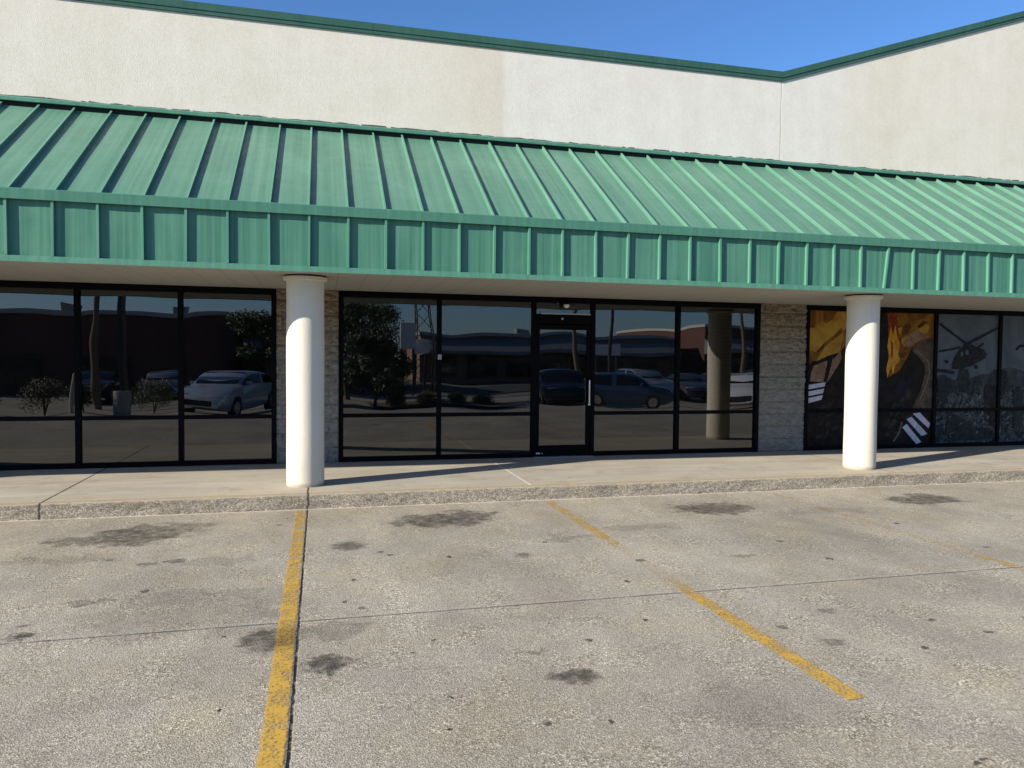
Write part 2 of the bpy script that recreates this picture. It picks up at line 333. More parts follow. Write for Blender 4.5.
def mat_line(name, dens, gap=None, ends=None):
    t = NT(name); x, y, z = t.xyz()
    c = t.mix(t.noise(25, 5, .7), (.46, .28, .045), (.60, .375, .065))
    c = t.mix(t.rng(t.noise(2.6, 5), .45, .75, 0, .5), c, (.42, .27, .08))
    w = t.math('ADD', t.math('MULTIPLY', t.noise(70, 4, .75), .55), t.math('MULTIPLY', t.noise(7, 5, .7), .45))
    w = t.math('SUBTRACT', w, t.rng(y, 4.0, 7.8, 0, .06))
    a = t.rng(w, dens - .07, dens + .07, 0, .97)
    if gap:
        lo, hi, v = gap
        g = t.math('MULTIPLY', t.rng(y, lo - .3, lo + .1), t.rng(y, hi + .3, hi - .15)); a = t.math('MULTIPLY', a, t.math('SUBTRACT', 1, t.math('MULTIPLY', g, 1 - v)))
    # ragged long edges
    ed = t.math('ABSOLUTE', t.math('ADD', x, t.math('MULTIPLY', t.math('SUBTRACT', t.noise(30, 4), .5), .03)))
    a = t.math('MULTIPLY', a, t.rng(ed, .058, .046))
    oil = t.rng(t.vm('LENGTH', t.vm('MULTIPLY', t.vm('SUBTRACT', t.co(), (0, 4.42, 0)), (0, 1 / .26, 0)), out='Value'), 1, .3, 0, .62, True)
    if dens < .46: c = t.mix(t.math('MULTIPLY', oil, t.rng(t.noise(20, 4), .3, .6, .5, 1)), c, (.07, .055, .025))
    b = t.bsdf(c, .8, 0, t.bump(t.noise(200, 2), .3, .003), .3)
    t.put(b.inputs['Alpha'], a); return t.m
M = dict(
    lot=mat_lot(), walk=mat_walk(), kerb=mat_kerb(), stucco=mat_stucco('cream_stucco', True), colst=mat_stucco('column_stucco', False),
    roof=mat_green('faded_green_metal', (.074, .182, .126), (.114, .240, .172)), fascia=mat_green('fascia_green_metal', (.038, .142, .097), (.088, .228, .163)),
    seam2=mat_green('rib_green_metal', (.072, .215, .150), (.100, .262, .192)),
    seam=mat_green('seam_highlight_green', (.088, .225, .158), (.125, .285, .208)),  # lighter than the pans: highlight on seam caps and base folds put into colour
    trim=mat_green('trim_green_metal', (.052, .172, .120), (.076, .212, .154)), coping=mat_green('dark_green_coping', (.030, .088, .066), (.040, .108, .082), rough=.4),
    block=mat_block(), soffit=mat_soffit(), frame=plain('dark_bronze_aluminium', (.003, .0032, .0048), .5, .0, .25, 5, spec=.06),
    glass=mat_glass('tinted_glass', (.13, .14, .14), 1.96), black=plain('black_rubber', (.015, .015, .015), .7), steel=plain('brushed_steel', (.62, .62, .62), .25, 1.0),
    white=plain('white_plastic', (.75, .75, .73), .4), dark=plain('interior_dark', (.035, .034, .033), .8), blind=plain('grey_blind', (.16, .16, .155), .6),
    ground=plain('far_ground', (.13, .125, .11), .95, 0, .3, .2), asphalt=plain('asphalt', (.055, .054, .052), .9, 0, .25, 2, .3, 90),
    mulch=plain('planting_soil', (.11, .085, .055), 1, 0, .4, 6, .8, 20),
)
# ------------------------------------------------------------------ ground
def sheet(name, x0, x1, y0, y1, z, mat):
    o = MB().poly([(x0, y0, z), (x1, y0, z), (x1, y1, z), (x0, y1, z)]).build(name, mat); o['kind'] = 'structure'; return o
sheet('ground', -700, 700, -700, 700, -.80, M['ground'])
sheet('road', -200, 200, -40, -29, -.76, M['asphalt'])
def gz(y): return 0 if y > .5 else (-.05 * (.5 - y) if y > -14.5 else -.75)
w = MB(); ys = [YK + .02, .5, -3, -7, -11, -14.5, -27]
for a_, b_ in zip(ys, ys[1:]): w.poly([(-60, a_, gz(a_)), (70, a_, gz(a_)), (70, b_, gz(b_)), (-60, b_, gz(b_))])
bmesh.ops.remove_doubles(w.bm, verts=w.bm.verts, dist=1e-4)
lot = w.build('parking_lot', M['lot']); lot['kind'] = 'structure'
def parking_line(x, y0, y1, mat, label):
    b = MB(); n = 24
    for i in range(n):
        a = y0 + (y1 - y0) * i / n; c = y0 + (y1 - y0) * (i + 1) / n
        b.poly([(-.066, a, .004), (.066, a, .004), (.066, c, .004), (-.066, c, .004)])
    bmesh.ops.remove_doubles(b.bm, verts=b.bm.verts, dist=1e-4)
    o = b.build('parking_line', mat, lot); o.location.x = x
    if label: o['label'] = label
    return o
parking_line(-.187, 2.6, 8.06, mat_line('thick_yellow_paint', .452), 'brightest yellow parking line, running to the kerb in front of the left column')
parking_line(2.492, 3.0, 8.0, mat_line('worn_yellow_paint', .47, (4.85, 6.0, .12)), 'yellow parking line worn through in its middle, in front of the glass door')
parking_line(5.333, 2.6, 7.9, mat_line('faded_yellow_paint', .52, (5.3, 6.1, .35)), 'most faded yellow parking line, left of the right column')
# kerb: rough exposed-pebble face
kb = bmesh.new()
prof = []
for i in range(13): prof.append((YK, HK * .9 * i / 12))
for i in range(1, 5): a = math.pi / 2 * i / 4; prof.append((YK + .016 * (1 - math.cos(a)), HK * .9 + HK * .1 * math.sin(a)))
prof.append((YK + .09, HK + .0005))
xs = [XL + .03 * i for i in range(int((XR - XL) / .03) + 1)]
rows = []
for x in xs:
    row = []
    for j, (y, z) in enumerate(prof):
        d = 0
        if j < len(prof) - 1 and j > 0:
            d = .009 * noise.noise(Vector((x * 28, z * 28, 3))) + .012 * noise.noise(Vector((x * 3.1, z * 9, 7))) + .008 * noise.noise(Vector((x * .7, 0, 2)))
        zz = z + (.006 * noise.noise(Vector((x * 4, 1, 5))) if 8 < j < len(prof) - 1 else 0)
        row.append(kb.verts.new((x, y - d, min(zz, HK + .001))))
    rows.append(row)
for a, b in zip(rows, rows[1:]):
    for j in range(len(prof) - 1): kb.faces.new((a[j], b[j], b[j + 1], a[j + 1]))
k = MB(); k.bm.free(); k.bm = kb
ko = k.build('kerb', M['kerb'], None, True); ko['kind'] = 'structure'
sheet('sidewalk', XL, XR, YK + .085, YG + .2, HK, M['walk'])

# ------------------------------------------------------------------ building
B = empty('retail_building', (0, YG, 0))
B['label'] = 'cream stucco retail strip building with a green standing-seam metal canopy over dark shopfront glass'; B['category'] = 'building'
def bp(mb, name, mat, smooth=False, angle=None, parent=None):
    o = mb.build(name, mat, None, smooth, angle)
    o.parent = parent or B
    o.matrix_parent_inverse = Matrix.Translation((0, -YG, 0))
    return o
def sub(mb, name, mat, parent, smooth=False, angle=None):
    o = mb.build(name, mat, None, smooth, angle); o.parent = parent
    return o
GX, GS, PZ = 6.98, .323, 5.97           # gable foot, slope, parapet height (underside of the coping)
PK = 15.5
def top(x): return PZ if x < GX else (PZ + (min(x, 2 * PK - x) - GX) * GS if x < 2 * PK - GX else PZ)
# upper walls: two panels butting at the control joint
w = MB(); w.box(XL, GX - .008, YW, YW + .25, 2.62, PZ); bp(w, 'upper_wall', M['stucco'])['label'] = 'level-topped cream stucco upper wall with a whiter repainted patch'
w = MB(); x1 = XR
pts = [(GX + .008, 2.62), (x1, 2.62), (x1, top(x1)), (2 * PK - GX, PZ), (PK, top(PK)), (GX + .008, top(GX + .008))]
a = [w.bm.verts.new((x, YW, z)) for x, z in pts]; b = [w.bm.verts.new((x, YW + .25, z)) for x, z in pts]
w.bm.faces.new(a); w.bm.faces.new(b[::-1])
for i in range(len(pts)): w.bm.faces.new((a[i], a[(i + 1) % len(pts)], b[(i + 1) % len(pts)], b[i]))
bp(w, 'upper_wall', M['stucco'])['label'] = 'cream stucco upper wall rising to the right as a gable'
w = MB(); w.box(GX - .008, GX + .008, YW + .006, YW + .2, 2.62, PZ); bp(w, 'control_joint', plain('joint_sealant', (.42, .40, .36), .8))
# coping: face, drip and top in lengths with lap seams
w = MB()
def cop(xa, xb):
    za, zb = top(xa), top(xb); H = .128
    sec = [(YW - .022, -.012), (YW - .022, .032), (YW - .032, .037), (YW - .032, H), (YW + .32, H + .015), (YW + .32, 0), (YW - .004, 0), (YW - .014, -.018)]
    A = [w.bm.verts.new((xa, y, za + z)) for y, z in sec]; C = [w.bm.verts.new((xb, y, zb + z)) for y, z in sec]
    n = len(sec)
    for i in range(n): w.bm.faces.new((A[i], C[i], C[(i + 1) % n], A[(i + 1) % n]))
    w.bm.faces.new(A); w.bm.faces.new(C[::-1])
brk = [XL, -9.2, -5.9, -2.6, .7, 4.0, GX]; 
for a_, b_ in zip(brk, brk[1:]): cop(a_, b_ - .003)
brk = [GX, 9.4, 12.5, PK, 18.5, 21.5, 2 * PK - GX, XR]
for a_, b_ in zip(brk, brk[1:]): cop(a_, b_ - .003)
bp(w, 'parapet_coping', M['coping'])
w = MB(); w.box(XL, XR, YW + .25, YW + 18, 5.2, 5.4); bp(w, 'flat_roof', M['asphalt'])
# canopy
Y0, Z0 = 8.166, 2.493                    # lip of the eave
ZF = 3.189
RY0, RZ0, RY1, RZ1 = 8.21, 3.135, 10.41, 4.615
w = MB()
dy, dz = RY1 - RY0, RZ1 - RZ0; L = math.hypot(dy, dz); ny, nz = -dz / L, dy / L
def rp(t_, h=0): return (RY0 + dy * t_ + ny * h, RZ0 + dz * t_ + nz * h)
seams = [-.107 + .4 * i for i in range(-34, 66) if XL < -.107 + .4 * i < XR]
# roof pans: gently oil-canned sheets between seams
for i, s in enumerate(seams[:-1]):
    nx_, nt_ = 7, 12; grid = []
    ph = random.random() * 9
    for j in range(nt_ + 1):
        rw = []
        for q in range(nx_ + 1):
            xx = s + .4 * q / nx_; tt = j / nt_
            edge = math.sin(math.pi * q / nx_)
            hh = .0028 * edge * noise.noise(Vector((xx * 2.2, tt * 5 + ph, i * 3.7)))
            y_, z_ = rp(tt, hh); rw.append(w.bm.verts.new((xx, y_, z_)))
        grid.append(rw)
    for j in range(nt_):
        for q in range(nx_): w.bm.faces.new((grid[j][q], grid[j][q + 1], grid[j + 1][q + 1], grid[j + 1][q]))
RH = .043
rs = random.Random(3)
def seam_strip(s, j0, j1, hw, h0, h1):
    A = []
    for tt, jj in ((.004, j0), (.985, j1)):
        c = []
        for dx, h in ((-hw, h0), (-hw, h1), (hw, h1), (hw, h0)):
            y_, z_ = rp(tt, h - .001); c.append(w.bm.verts.new((s + dx + jj, y_, z_)))
        A.append(c)
    for q in range(4): w.bm.faces.new((A[0][q], A[1][q], A[1][(q + 1) % 4], A[0][(q + 1) % 4]))
    w.bm.faces.new(A[0]); w.bm.faces.new(A[1][::-1])
jit = [(rs.uniform(-.006, .006), rs.uniform(-.008, .008)) for _ in seams]
for s, (j0, j1) in zip(seams, jit): seam_strip(s, j0, j1, .006, 0, .032)
NPAN = len(w.bm.faces)
for s, (j0, j1) in zip(seams, jit):
    seam_strip(s, j0, j1,   .0105, .031, RH); seam_strip(s, j0, j1, .014, 0, .005)
bmesh.ops.recalc_face_normals(w.bm, faces=w.bm.faces)
rf = bp(w, 'canopy_roof', M['roof'], True, 25)
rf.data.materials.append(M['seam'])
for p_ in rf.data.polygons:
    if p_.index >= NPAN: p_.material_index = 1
w = MB(); YFS = 8.216
for i, s in enumerate(seams[:-1]):
    for q in range(6):
        xa, xb = s + .4 * q / 6, s + .4 * (q + 1) / 6
        ya = YFS + .002 * math.sin(i * 2.3 + q); yb = YFS + .002 * math.sin(i * 2.3 + q + 1)
        if q == 0: ya = YFS
        if q == 5: yb = YFS
        w.poly([(xa, ya, Z0 + .03), (xb, yb, Z0 + .03), (xb, yb, ZF - .04), (xa, ya, ZF - .04)])
bmesh.ops.remove_doubles(w.bm, verts=w.bm.verts, dist=.0005)
NPAN = len(w.bm.faces)
for i, s in enumerate(seams):
    jt = rs.uniform(-.005, .005); jb = rs.uniform(-.005, .005)
    if abs(s - 7.09) < .1: jt, jb = .012, -.045     # one bent seam
    v = []
    for zz, jj in ((Z0 + .062, jb), (ZF - .095, jt)):
        v.append([w.bm.verts.new((s + dx + jj, yy, zz)) for dx, yy in ((-.012, YFS + .002), (-.012, YFS - .034), (.012, YFS - .034), (.012, YFS + .002))])
    for q in range(3): w.bm.faces.new((v[0][q], v[0][q + 1], v[1][q + 1], v[1][q]))
    w.bm.faces.new(v[0]); w.bm.faces.new(v[1])
ff = bp(w, 'canopy_fascia', M['fascia'], True, 25)
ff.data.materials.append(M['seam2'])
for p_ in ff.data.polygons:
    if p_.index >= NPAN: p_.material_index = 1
w = MB()
for xa, xb in zip([XL, -7.1, -3.95, 2.15, 5.25, 8.4, 14.6, 20.], [-7.1, -3.95, 2.15, 5.25, 8.4, 14.6, 20., XR]):
    w.prism([(Y0 + .002, ZF - .100), (Y0 - .006, ZF - .004), (Y0 + .002, ZF + .004), (Y0 + .020, ZF + .004), (Y0 + .026, ZF - .06), (YFS + .02, ZF - .092)], xa, xb - .002)
bp(w, 'eave_trim', M['trim'])['label'] = 'upper green trim strip along the canopy edge'
w = MB()
for xa, xb in zip([XL, -6.1, -2.95, 3.15, 6.25, 9.4, 15.6], [-6.1, -2.95, 3.15, 6.25, 9.4, 15.6, XR]):
    w.prism([(Y0, Z0), (Y0 - .002, Z0 + .058), (YFS - .004, Z0 + .064), (YFS + .03, Z0 + .06), (YFS + .03, Z0 + .02), (Y0 + .03, Z0 + .004)], xa, xb - .002)
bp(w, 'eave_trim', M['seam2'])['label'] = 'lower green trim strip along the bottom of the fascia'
# wall flashing with ragged caulk bead
w = MB(); zf = RZ1 + .105
n = 400
for i in range(n):
    xa = XL + (XR - XL) * i / n; xb = XL + (XR - XL) * (i + 1) / n
    w.poly([(xa, YW - .006, zf + .008), (xb, YW - .006, zf + .008), (xb, YW - .09, zf - .028), (xa, YW - .09, zf - .028)])
    w.poly([(xa, YW - .09, zf - .028), (xb, YW - .09, zf - .028), (xb, YW - .094, zf - .068), (xa, YW - .094, zf - .068)])
    w.poly([(xa, YW - .094, zf - .068), (xb, YW - .094, zf - .068), (xb, YW - .07, zf - .071), (xa, YW - .07, zf - .071)])
bmesh.ops.remove_doubles(w.bm, verts=w.bm.verts, dist=.0005)
fl = bp(w, 'roof_flashing', M['trim'])
w = MB(); w.box(XL, XR, YW - .045, YW - .001, RZ1 - .03, zf - .035); sub(w, 'gap_shade_strip', plain('gap_shade_black', (.012, .014, .014), .9), fl)  # added black strip, standing in for the shade in the gap under the flashing
w = MB()
xx = XL
while xx < XR:
    ln = rs.uniform(.05, .35); h = rs.uniform(.004, .022)
    w.poly([(xx, YW - .004, zf + .006), (xx + ln, YW - .004, zf + .006), (xx + ln, YW - .004, zf + .006 + rs.uniform(.004, .022)), (xx + ln * .5, YW - .006, zf + .01 + rs.uniform(0, .018)), (xx, YW - .004, zf + .006 + h)]); xx += ln * rs.choice((1, 1, 1.2))
sub(w, 'sealant_bead', plain('old_sealant', (.05, .085, .07), .8, 0, .5, 20), fl)
# soffit
w = MB(); w.box(XL, XR, Y0 + .035, YW + .02, ZS, ZS + .03); w.box(XL, XR, YW + .02, YG + .3, ZS, ZS + .03)
bp(w, 'soffit', M['soffit'])
# columns
def column(cx, cy, lab):
    w = MB(); rad = .206; prof = []
    for i in range(41):
        z = HK - .002 + (2.446 - HK) * i / 40; prof.append((rad + .0015 * math.sin(z * 5), z))
    w.lathe(cx, cy, prof, 72); o = bp(w, 'column', M['colst'], True, 40); o['label'] = lab
    w = MB(); w.lathe(cx, cy, [(rad + .004, 2.440), (rad + .034, 2.452), (rad + .036, 2.484), (rad + .030, 2.488)], 72); sub(w, 'collar', M['colst'], o, True, 40)
    w = MB(); w.lathe(cx, cy, [(rad + .022, 2.486), (rad + .022, ZS + .004)], 72); sub(w, 'cap_gap_shade', M['black'], o, True, 40)  # black ring painted in for the shade between collar and soffit
column(-.152, 8.735, 'round white stucco column in front of the left stone pier')
column(7.125, 8.66, 'round white stucco column in front of the printed shop windows')
column(-7.35, 8.74, None or 'round white stucco column left of the view'); column(14.24, 8.7, 'round white stucco column right of the view')
# stone piers: courses of split-face block
def pier(xa, xb, lab, seed):
    w = MB(); nz_ = 118; nx_ = int((xb - xa) / .02); g = []
    for j in range(nz_ + 1):
        z = HK + (ZS - .004 - HK) * j / nz_; rw = []
        c = int((z - HK) / .2); fz = ((z - HK) / .2) % 1
        for i in range(nx_ + 1):
            x = xa + (xb - xa) * i / nx_
            off = (.0 if c % 2 else .2) + seed
            fx = ((x + off) / .4) % 1
            rj = min(fz, 1 - fz) * .2; vj = min(fx, 1 - fx) * .4
            if z > 1.45: vj = 1 if c % 3 else vj
            e = min(rj, vj); k_ = min(1, max(0, (e - .006) / .012))
            d = k_ * (.022 + .030 * noise.noise(Vector((x * 11, z * 17, c * 5 + seed))) + .016 * noise.noise(Vector((x * 31, z * 40, c * 3))))
            if z < 1.15: d *= .6
            rw.append(w.bm.verts.new((x, 10.515 - d, z)))
        g.append(rw)
    for j in range(nz_):
        for i in range(nx_): w.bm.faces.new((g[j][i], g[j][i + 1], g[j + 1][i + 1], g[j + 1][i]))
    for (x, col) in ((xa, 0), (xb, -1)):
        for j in range(nz_):
            p0, p1 = g[j][col], g[j + 1][col]; w.bm.faces.new((p0, p1, w.bm.verts.new((x, YG + .2, p1.co.z)), w.bm.verts.new((x, YG + .2, p0.co.z))))
    bp(w, 'stone_pier', M['block'])['label'] = lab
pier(-.556, .252, 'split-face block pier behind the left column', .07)
pier(6.742, 7.572, 'split-face block pier left of the printed shop windows', .13)
pier(-10.17, -9.085, 'split-face block pier at the left end of the strip', .2)
pier(16.835, 17.715, 'split-face block pier at the right end of the strip', .05)
# ---------------------------------------------------------------- shopfronts
FY0, FY1 = YG - .045, YG + .06
GZ0, GZT, GZ1 = HK + .065, .795, ZS - .085
def pane(xa, xb, za, zb, parent, amp, seed, mat=None, y=YG):
    w = MB(); n = 32; g = []; rg = random.Random(seed); p1 = rg.uniform(0, 6); p2 = rg.uniform(0, 6); bx = rg.uniform(.4, .6); bz = rg.uniform(.4, .6); k2 = rg.uniform(-.4, .4)
    for j in range(n + 1):
        rw = []
        for i in range(n + 1):
            s_, t_ = i / n, j / n
            d = amp * (math.sin(math.pi * s_) ** .9 * math.sin(math.pi * t_) ** .9 + .22 * k2 * math.sin(2 * math.pi * (s_ + bx)) * math.sin(math.pi * t_) + .12 * math.sin(3 * math.pi * t_ + bz))
            d += amp * (.085 * math.sin(8.5 * (za + (zb - za) * t_) + 3.2 * s_ + p1) + .07 * math.sin(7 * (xa + (xb - xa) * s_) + 4.5 * t_ + p2)) * min(1, 8 * min(s_, 1 - s_, t_, 1 - t_))
            rw.append(w.bm.verts.new((xa + (xb - xa) * s_, y + d, za + (zb - za) * t_)))
        g.append(rw)
    for j in range(n):
        for i in range(n): w.bm.faces.new((g[j][i], g[j][i + 1], g[j + 1][i + 1], g[j + 1][i]))
    o = sub(w, 'pane', mat or M['glass'], parent, True)
    if o.data.polygons[0].normal.y > 0: o.data.flip_normals()      # outer face towards the street
    return o
def mull(w, x, wd=.062, z0=HK, z1=ZS - .003): w.box(x - wd / 2, x + wd / 2, FY0, FY1, z0, z1, .004)
def rails(w, xa, xb, zs):
    for z0, z1 in zs: w.box(xa, xb, FY0 + .004, FY1 - .004, z0, z1, .003)
def front(edges, skip=(), label=None):
    w = MB()
    for i, x in enumerate(edges): mull(w, x)
    for a_, b_ in zip(edges, edges[1:]):
        xa, xb = a_ + .0312, b_ - .0312
        rails(w, xa, xb, [(HK, GZ0), (GZ1, ZS - .003)] if (a_, b_) not in skip else [(GZ1, ZS - .003)])
        if (a_, b_) not in skip: rails(w, xa, xb, [(GZT - .026, GZT + .026)])
    o = bp(w, 'window_frame', M['frame'], False); o['label'] = label
    return o
def panes(fr, xa, xb, seed, amp=.0013):
    a_, b_ = xa + .0312, xb - .0312
    pane(a_, b_, GZ0, GZT - .026, fr, amp * .35, seed); pane(a_, b_, GZT + .026, GZ1, fr, amp, seed + 1)
def blind(xa, xb, za, zb, parent, step=.05):
    w = MB(); z = za
    while z < zb:
        w.poly([(xa, YG + .12, z), (xb, YG + .12, z), (xb, YG + .15, z + step * .92), (xa, YG + .15, z + step * .92)]); z += step
    sub(w, 'blind', M['blind'], parent)
E1 = [-9.05, -7.83, -6.60, -5.385, -4.165, -2.954, -1.747, -.590]
fr = front(E1, (), 'dark window frame left of the left column')
for i, (a_, b_) in enumerate(zip(E1, E1[1:])): panes(fr, a_, b_, 10 + i * 3)
E2 = [.287, 1.64, 3.028, 3.942, 5.33, 6.708]
fr2 = front(E2, ((3.028, 3.942),), 'dark window frame on both sides of the glass door')
for i, (a_, b_) in enumerate(zip(E2, E2[1:])):
    if i != 2: panes(fr2, a_, b_, 40 + i * 3); blind(a_ + .04, b_ - .04, GZT + .03, GZ1, fr2)
for E0, lb in (([-13.95, -12.7, -11.45, -10.2], 'dark window frame at the left end of the strip'), ([17.75, 19.1, 20.45, 21.8, 23.15, 24.5, 25.85], 'dark window frame at the right end of the strip')):
    fe = front(E0, (), lb)
    for i, (a_, b_) in enumerate(zip(E0, E0[1:])): panes(fe, a_, b_, 200 + i * 3)
E3 = [7.605, 8.85, 10.10, 11.45, 12.78, 14.1, 15.45, 16.8]
fr3 = front(E3, (), 'dark window frame of the shop with printed windows')
for i, (a_, b_) in enumerate(zip(E3, E3[1:])): panes(fr3, a_, b_, 70 + i * 3, .0008)
# small sensor box on a mullion
w = MB(); w.box(1.613, 1.667, FY0 - .03, FY0, 1.575, 1.65, .006); bp(w, 'sensor_box', plain('grey_plastic', (.33, .33, .34), .4))
# ---- glass door
xa, xb = 3.06, 3.91
w = MB(); DY0, DY1 = YG - .03, YG + .025
w.box(xa, xa + .058, DY0, DY1, HK + .012, 2.10, .004); w.box(xb - .058, xb, DY0, DY1, HK + .012, 2.10, .004)
w.box(xa + .0575, xb - .0575, DY0 + .002, DY1 - .002, 2.03, 2.10, .004); w.box(xa + .0575, xb - .0575, DY0 + .002, DY1 - .002, HK + .012, .325, .004)
door = bp(w, 'glass_door', M['frame'])
pane(xa + .058, xb - .058, .325, 2.03, door, .0012, 99)
w = MB()
w.tube((xb - .034, DY0 - .05, .955), (xb - .034, DY0 - .05, 1.29), .011); w.tube((xb - .034, DY0, .975), (xb - .034, DY0 - .05, .975), .009); w.tube((xb - .034, DY0, 1.27), (xb - .034, DY0 - .05, 1.27), .009)
sub(w, 'pull_handle', M['steel'], door, True, 40)
w = MB(); w.tube((xb - .026, DY0, .93), (xb - .026, DY0 - .022, .93), .022, .018, 20); sub(w, 'lock', M['steel'], door, True, 40)
w = MB(); w.box(xa + .015, xa + .075, DY0 - .004, DY0, .205, .222); w.box(xa + .10, xa + .115, DY0 - .004, DY0, .205, .217); sub(w, 'maker_plate', M['white'], door)
w = MB(); w.box(xa, xb, FY0 + .003, FY1 - .003, 2.115, 2.255, .004); hd = bp(w, 'door_header', M['frame'])
w = MB(); w.box(xa + .06, xb - .02, FY0 - .012, FY0 + .003, 2.253, 2.267, .002); sub(w, 'drip_strip', plain('pale_strip', (.45, .45, .46), .4), hd)
w = MB(); w.tube((3.45, FY0 + .004, 2.19), (3.45, FY0 - .02, 2.19), .018, .015, 16); sub(w, 'door_sensor', plain('grey_plastic_b', (.4, .4, .4), .4), hd, True, 40)
pane(xa, xb, 2.256, GZ1, hd, .0008, 98)
w = MB(); w.box(3.03, 3.94, FY0 - .09, FY1, HK - .003, HK + .012, .003); bp(w, 'threshold', plain('worn_aluminium', (.33, .33, .33), .45, .6))
w = MB(); w.lathe(3.495, FY0 - .05, [(.05, 2.425), (.05, 2.40), (.03, 2.395)], 24); lt = bp(w, 'entry_light', M['frame'], True, 40)
w = MB(); w.lathe(3.495, FY0 - .055, [(.012, 2.345), (.03, 2.352), (.042, 2.368), (.045, 2.385), (.04, 2.398)], 28); sub(w, 'lens', plain('milky_lens', (.75, .74, .72), .15), lt, True)
# interior shell behind the glass
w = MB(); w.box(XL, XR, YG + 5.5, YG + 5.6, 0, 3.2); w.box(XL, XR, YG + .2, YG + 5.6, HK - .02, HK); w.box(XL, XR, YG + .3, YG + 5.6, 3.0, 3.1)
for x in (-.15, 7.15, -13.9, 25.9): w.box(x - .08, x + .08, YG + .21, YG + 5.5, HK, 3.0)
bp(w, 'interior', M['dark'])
# ---- printed window film behind the right-hand panes
def film_mat(name, a, b, scale, rough=.5, detail=5, dist=1.2, lo=.35, hi=.68):
    t = NT(name); t.bsdf(t.mix(t.rng(t.noise(scale, detail, .62, dist=dist), lo, hi), a, b), rough, 0, None, .10); return t.m
F = dict(scrubl=film_mat('print_scrub_light', (.06, .068, .072), (.19, .20, .20), 14), ember=film_mat('print_ember', (.055, .018, .006), (.17, .065, .012), 5), fold=film_mat('print_fold', (.014, .010, .008), (.05, .038, .03), 7), night=film_mat('print_night', (.006, .008, .016), (.016, .02, .034), 5), warm=film_mat('print_warm_sky', (.10, .034, .008), (.31, .155, .022), 2.4), smoke=film_mat('print_smoke', (.30, .145, .018), (.43, .27, .045), 3),
         cloth=film_mat('print_dark_cloth', (.006, .005, .005), (.022, .016, .013), 6), tan=film_mat('print_tan', (.15, .085, .05), (.30, .20, .13), 7),
         stripe=film_mat('print_stripe', (.42, .42, .50), (.62, .60, .68), 5), red=film_mat('print_red', (.10, .018, .006), (.32, .065, .012), 9),
         flame=film_mat('print_flame', (.40, .13, .01), (.62, .37, .05), 5), olive=film_mat('print_olive', (.05, .036, .026), (.13, .095, .065), 5), seam=film_mat('print_seam', (.10, .08, .06), (.2, .16, .12), 6),
         dusk=film_mat('print_dusk', (.060, .080, .104), (.112, .140, .172), 1.1), hill=film_mat('print_hill', (.022, .027, .032), (.062, .070, .077), 6), scrub=film_mat('print_scrub', (.008, .011, .013), (.135, .145, .148), 9, .5, 8, 2.4, .40, .72), scrubd=film_mat('print_scrub_dark', (.008, .014, .017), (.03, .04, .042), 7),
         ship=film_mat('print_ship', (.006, .007, .009), (.028, .03, .033), 16), rotor=film_mat('print_rotor', (.010, .013, .018), (.02, .024, .03), 6))
YF = YG - .006
def film(polys, name, parent, label=None):
    root = None
    w = bmesh.new(); mats = []
    for k_, (key, pts) in enumerate(polys):
        if key not in mats: mats.append(key)
        fc = w.faces.new([w.verts.new((x, YF - k_ * .00008, z)) for x, z in pts]); fc.material_index = mats.index(key)
        fc.normal_update()
        if fc.normal.y > 0: fc.normal_flip()
    me = bpy.data.meshes.new(name); w.to_mesh(me); w.free()
    for k_ in mats: me.materials.append(F[k_])
    o = link(bpy.data.objects.new(name, me), parent)
    if label: o['label'] = label
def rect(a_, b_, c_, d_): return [(a_, c_), (b_, c_), (b_, d_), (a_, d_)]
